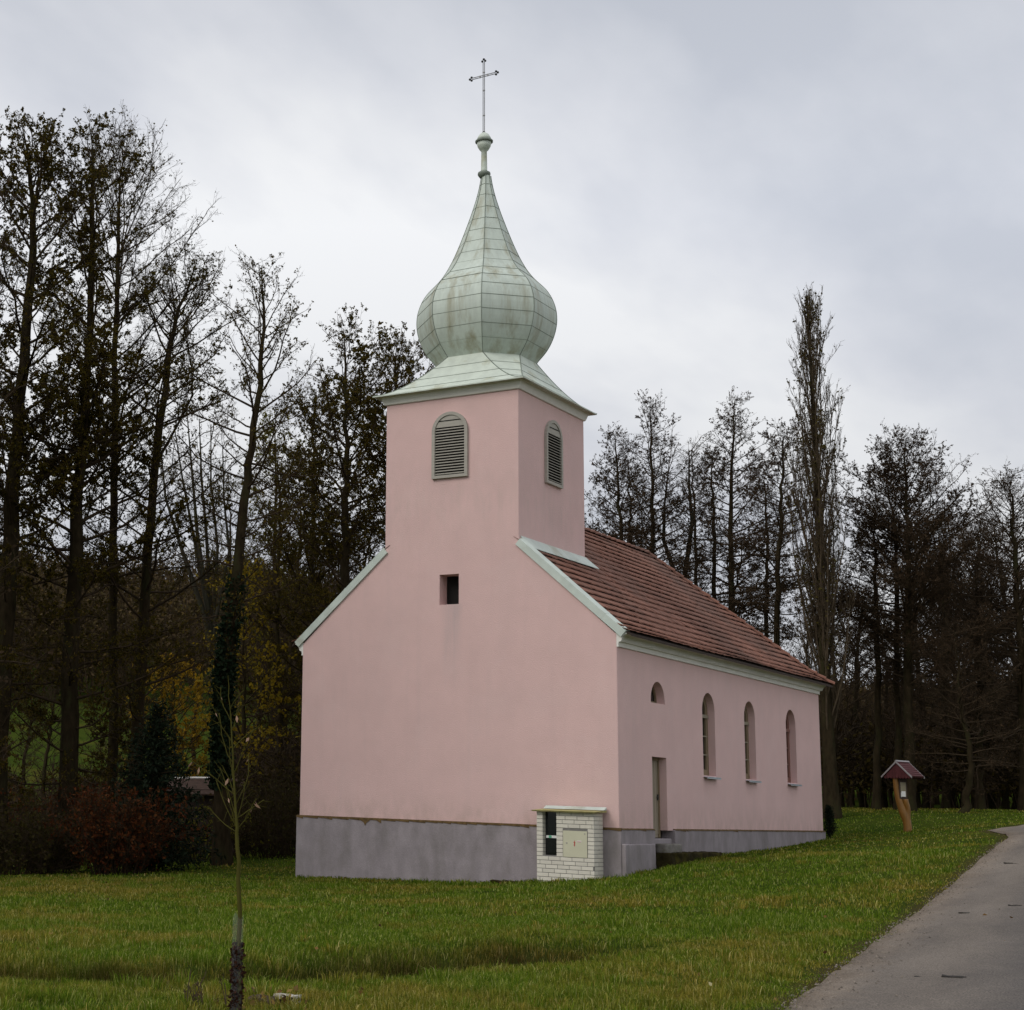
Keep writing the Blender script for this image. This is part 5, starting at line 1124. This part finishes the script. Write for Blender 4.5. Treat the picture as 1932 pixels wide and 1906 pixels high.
def tufts(nt_, D0, D1, nb_, h, w, seed, pts=None, dryv=None):
    rg_ = np.random.default_rng(seed)
    if pts is None:
        D = np.sqrt(rg_.uniform(D0**2, D1**2, nt_)); a = YAW+rg_.uniform(-R(14), R(32), nt_); C = np.c_[CAM[0]+D*np.sin(a), CAM[1]+D*np.cos(a)]
    else: C = np.asarray(pts)
    sd = road_sd(C); C = C[(sd > .25) & ~((np.abs(C[:, 0]) < W2+.15) & (C[:, 1] > -.15) & (C[:, 1] < L+.1)) | (np.zeros(len(C), bool) if pts is None else np.ones(len(C), bool))]
    m = len(C); k = np.repeat(np.arange(m), nb_); n = len(k); hs = h*rg_.uniform(.6, 1.5, m); X = C[k]+rg_.normal(0, .06, (n, 2))*(hs[k]/h)[:, None]
    hh = hs[k]*rg_.uniform(.5, 1.15, n); z = ground(X)-.01; ww = w*rg_.uniform(.7, 1.3, n); az = rg_.uniform(0, 6.28, n); off = X-C[k]
    ux, uy = np.cos(az)*ww/2, np.sin(az)*ww/2; ln = rg_.uniform(.2, .9, n); la = np.arctan2(off[:, 1], off[:, 0])+rg_.normal(0, .5, n); lx, ly = np.cos(la)*ln*hh, np.sin(la)*ln*hh
    V = np.empty((n, 5, 3)); V[:, 0] = np.c_[X[:, 0]-ux, X[:, 1]-uy, z]; V[:, 1] = np.c_[X[:, 0]+ux, X[:, 1]+uy, z]
    V[:, 2] = np.c_[X[:, 0]+ux*.8+lx*.3, X[:, 1]+uy*.8+ly*.3, z+hh*.62]; V[:, 3] = np.c_[X[:, 0]-ux*.8+lx*.3, X[:, 1]-uy*.8+ly*.3, z+hh*.62]; V[:, 4] = np.c_[X[:, 0]+lx, X[:, 1]+ly, z+hh*np.maximum(.5, 1-.45*ln)]
    dr_v = (rg_.uniform(0, 1, m) < .35)*rg_.uniform(.5, 1, m) if dryv is None else np.full(m, dryv)
    GV.append(V.reshape(-1, 3)); GD.append(np.clip(dr_v[k]+rg_.normal(0, .1, n), 0, 1)); GT.append(np.zeros(n))
tufts(520, 11, 22, 80, .14, .006, 61); tufts(700, 20, 45, 50, .14, .011, 62)
wl = [(x, -.10) for x in np.arange(-4.6, 2.5, .16)]+[(W2+.10, y) for y in np.arange(5.7, 16.9, .2)]+[(W2+.26, y) for y in np.arange(.0, 1.1, .15)]+[(x, -.66) for x in np.arange(2.65, 4.2, .12)]+[(5.0, y) for y in np.arange(1.2, 5.6, .15)]+[(6.8+.13*math.cos(q), 17.1+.13*math.sin(q)) for q in range(6)]
tufts(0, 0, 0, 26, .09, .018, 63, wl, .15)
GV = np.concatenate(GV); GD = np.concatenate(GD); GT = np.concatenate(GT); nb = len(GD); i5 = (np.arange(nb)*5)[:, None]
gme = np_mesh('grass', GV, [(i5+np.array([[0, 1, 2, 3]]), 0), (i5+np.array([[3, 2, 4]]), 0)])
for nm, arr in (('dry', GD), ('ditch', GT)): a2 = gme.attributes.new(nm, 'FLOAT', 'POINT'); a2.data.foreach_set('value', np.repeat(arr, 5).astype(np.float32))
def grass_mat():
    m = bpy.data.materials.new('grass_blades'); m.use_nodes = True; t = m.node_tree; p = t.nodes['Principled BSDF']; o = t.nodes['Material Output']
    p.inputs['Roughness'].default_value = .8; p.inputs['Specular IOR Level'].default_value = .05
    g = N(t, 'ShaderNodeNewGeometry'); a = N(t, 'ShaderNodeAttribute', attribute_name='dry'); a2 = N(t, 'ShaderNodeAttribute', attribute_name='ditch')
    def rp(f, stops):
        r = N(t, 'ShaderNodeValToRGB'); t.links.new(f, r.inputs[0]); e = r.color_ramp.elements
        while len(e) < len(stops): e.new(.5)
        for k, (q, c) in enumerate(stops): e[k].position = q; e[k].color = (*c, 1)
        return r.outputs[0]
    green = rp(g.outputs['Random Per Island'], [(0, (.050, .108, .006)), (.5, (.104, .172, .010)), (.82, (.195, .245, .024)), (1, (.38, .39, .13))])
    straw = rp(g.outputs['Random Per Island'], [(0, (.11, .12, .012)), (.5, (.21, .18, .022)), (.8, (.33, .255, .045)), (1, (.48, .40, .15))])
    mx = N(t, 'ShaderNodeMixRGB'); t.links.new(a.outputs['Fac'], mx.inputs[0]); t.links.new(green, mx.inputs[1]); t.links.new(straw, mx.inputs[2])
    mx2 = N(t, 'ShaderNodeMixRGB'); t.links.new(a2.outputs['Fac'], mx2.inputs[0]); t.links.new(mx.outputs[0], mx2.inputs[1])
    br_ = rp(g.outputs['Random Per Island'], [(0, (.020, .015, .005)), (.7, (.042, .028, .009)), (1, (.13, .08, .028))]); t.links.new(br_, mx2.inputs[2])
    t.links.new(mx2.outputs[0], p.inputs['Base Color']); tr = N(t, 'ShaderNodeBsdfTranslucent'); t.links.new(mx2.outputs[0], tr.inputs[0])
    ms = N(t, 'ShaderNodeMixShader'); ms.inputs[0].default_value = .3; t.links.new(p.outputs[0], ms.inputs[1]); t.links.new(tr.outputs[0], ms.inputs[2]); t.links.new(ms.outputs[0], o.inputs[0])
    return m
put('grass', gme, grass_mat(), None, kind='stuff', label='short autumn meadow grass round the church', category='grass')

# leaf litter on the meadow and grit along the road edge
rg2 = np.random.default_rng(99); nL = 2600
D = np.sqrt(rg2.uniform(11**2, 52**2, nL)); an = YAW+rg2.uniform(-R(13), R(32), nL); X = np.c_[CAM[0]+D*np.sin(an), CAM[1]+D*np.cos(an)]
ok = (rg2.uniform(0, 1, nL) < .12+.9*sstep(-2, -12, X[:, 0])) & ~((np.abs(X[:, 0]) < W2+.2) & (X[:, 1] > -.2)); X = X[ok]
X = np.r_[X, np.array([hit(x, y, ground)[:2] for x, y in zip(rg2.uniform(380, 640, 70), rg2.uniform(1880, 1925, 70))])]
lf = TB(); zz_l = ground(X)+rg2.uniform(.02, .07, len(X))+(road_sd(X) < 0)*-.03; lf.leaves(np.c_[X, zz_l], .06, 0, .75); LV = np.concatenate(lf.LV)
put('leaf_litter', np_mesh('leaf_litter', LV, [(np.arange(len(LV)).reshape(-1, 4), 0)]), leafmat('litter', [(.10, .055, .02), (.16, .09, .03), (.24, .16, .05), (.07, .04, .02)], trans=.1), None, kind='stuff', label='fallen brown leaves scattered over the meadow', category='leaf litter')
nG = 1300; k = rg2.uniform(3.2, len(EDGE)+3.2, nG); k0 = k.astype(int); Pe = LEFT[k0]+(k-k0)[:, None]*(LEFT[k0+1]-LEFT[k0]); X = Pe+np.c_[np.abs(rg2.normal(0, .32, nG))-.10, rg2.normal(0, .12, nG)]
sdg = road_sd(X); X = X[(sdg < .08)]; s_ = rg2.uniform(.006, .022, len(X)); z = ground(X)+np.where(road_sd(X) < 0, .03, .01)
ang_ = rg2.uniform(0, 6.28, len(X)); V = []
for dx_, dy_, dz_ in ((1, 0, 0), (-.5, .8, 0), (-.6, -.75, 0), (.1, .05, .9)):
    V.append(np.c_[X[:, 0]+s_*(dx_*np.cos(ang_)-dy_*np.sin(ang_)), X[:, 1]+s_*(dx_*np.sin(ang_)+dy_*np.cos(ang_)), z+s_*dz_])
V = np.stack(V, 1).reshape(-1, 3); i4 = (np.arange(len(X))*4)[:, None]; T = np.concatenate([i4+np.array([[0, 1, 3]]), i4+np.array([[1, 2, 3]]), i4+np.array([[2, 0, 3]])])
put('road_grit', np_mesh('road_grit', V, [(T, 0)]), mat('grit', (.15, .125, .10), .95, .4, 30, island=.5), None, kind='stuff', label='loose grit and crumbs along the edge of the road', category='grit')
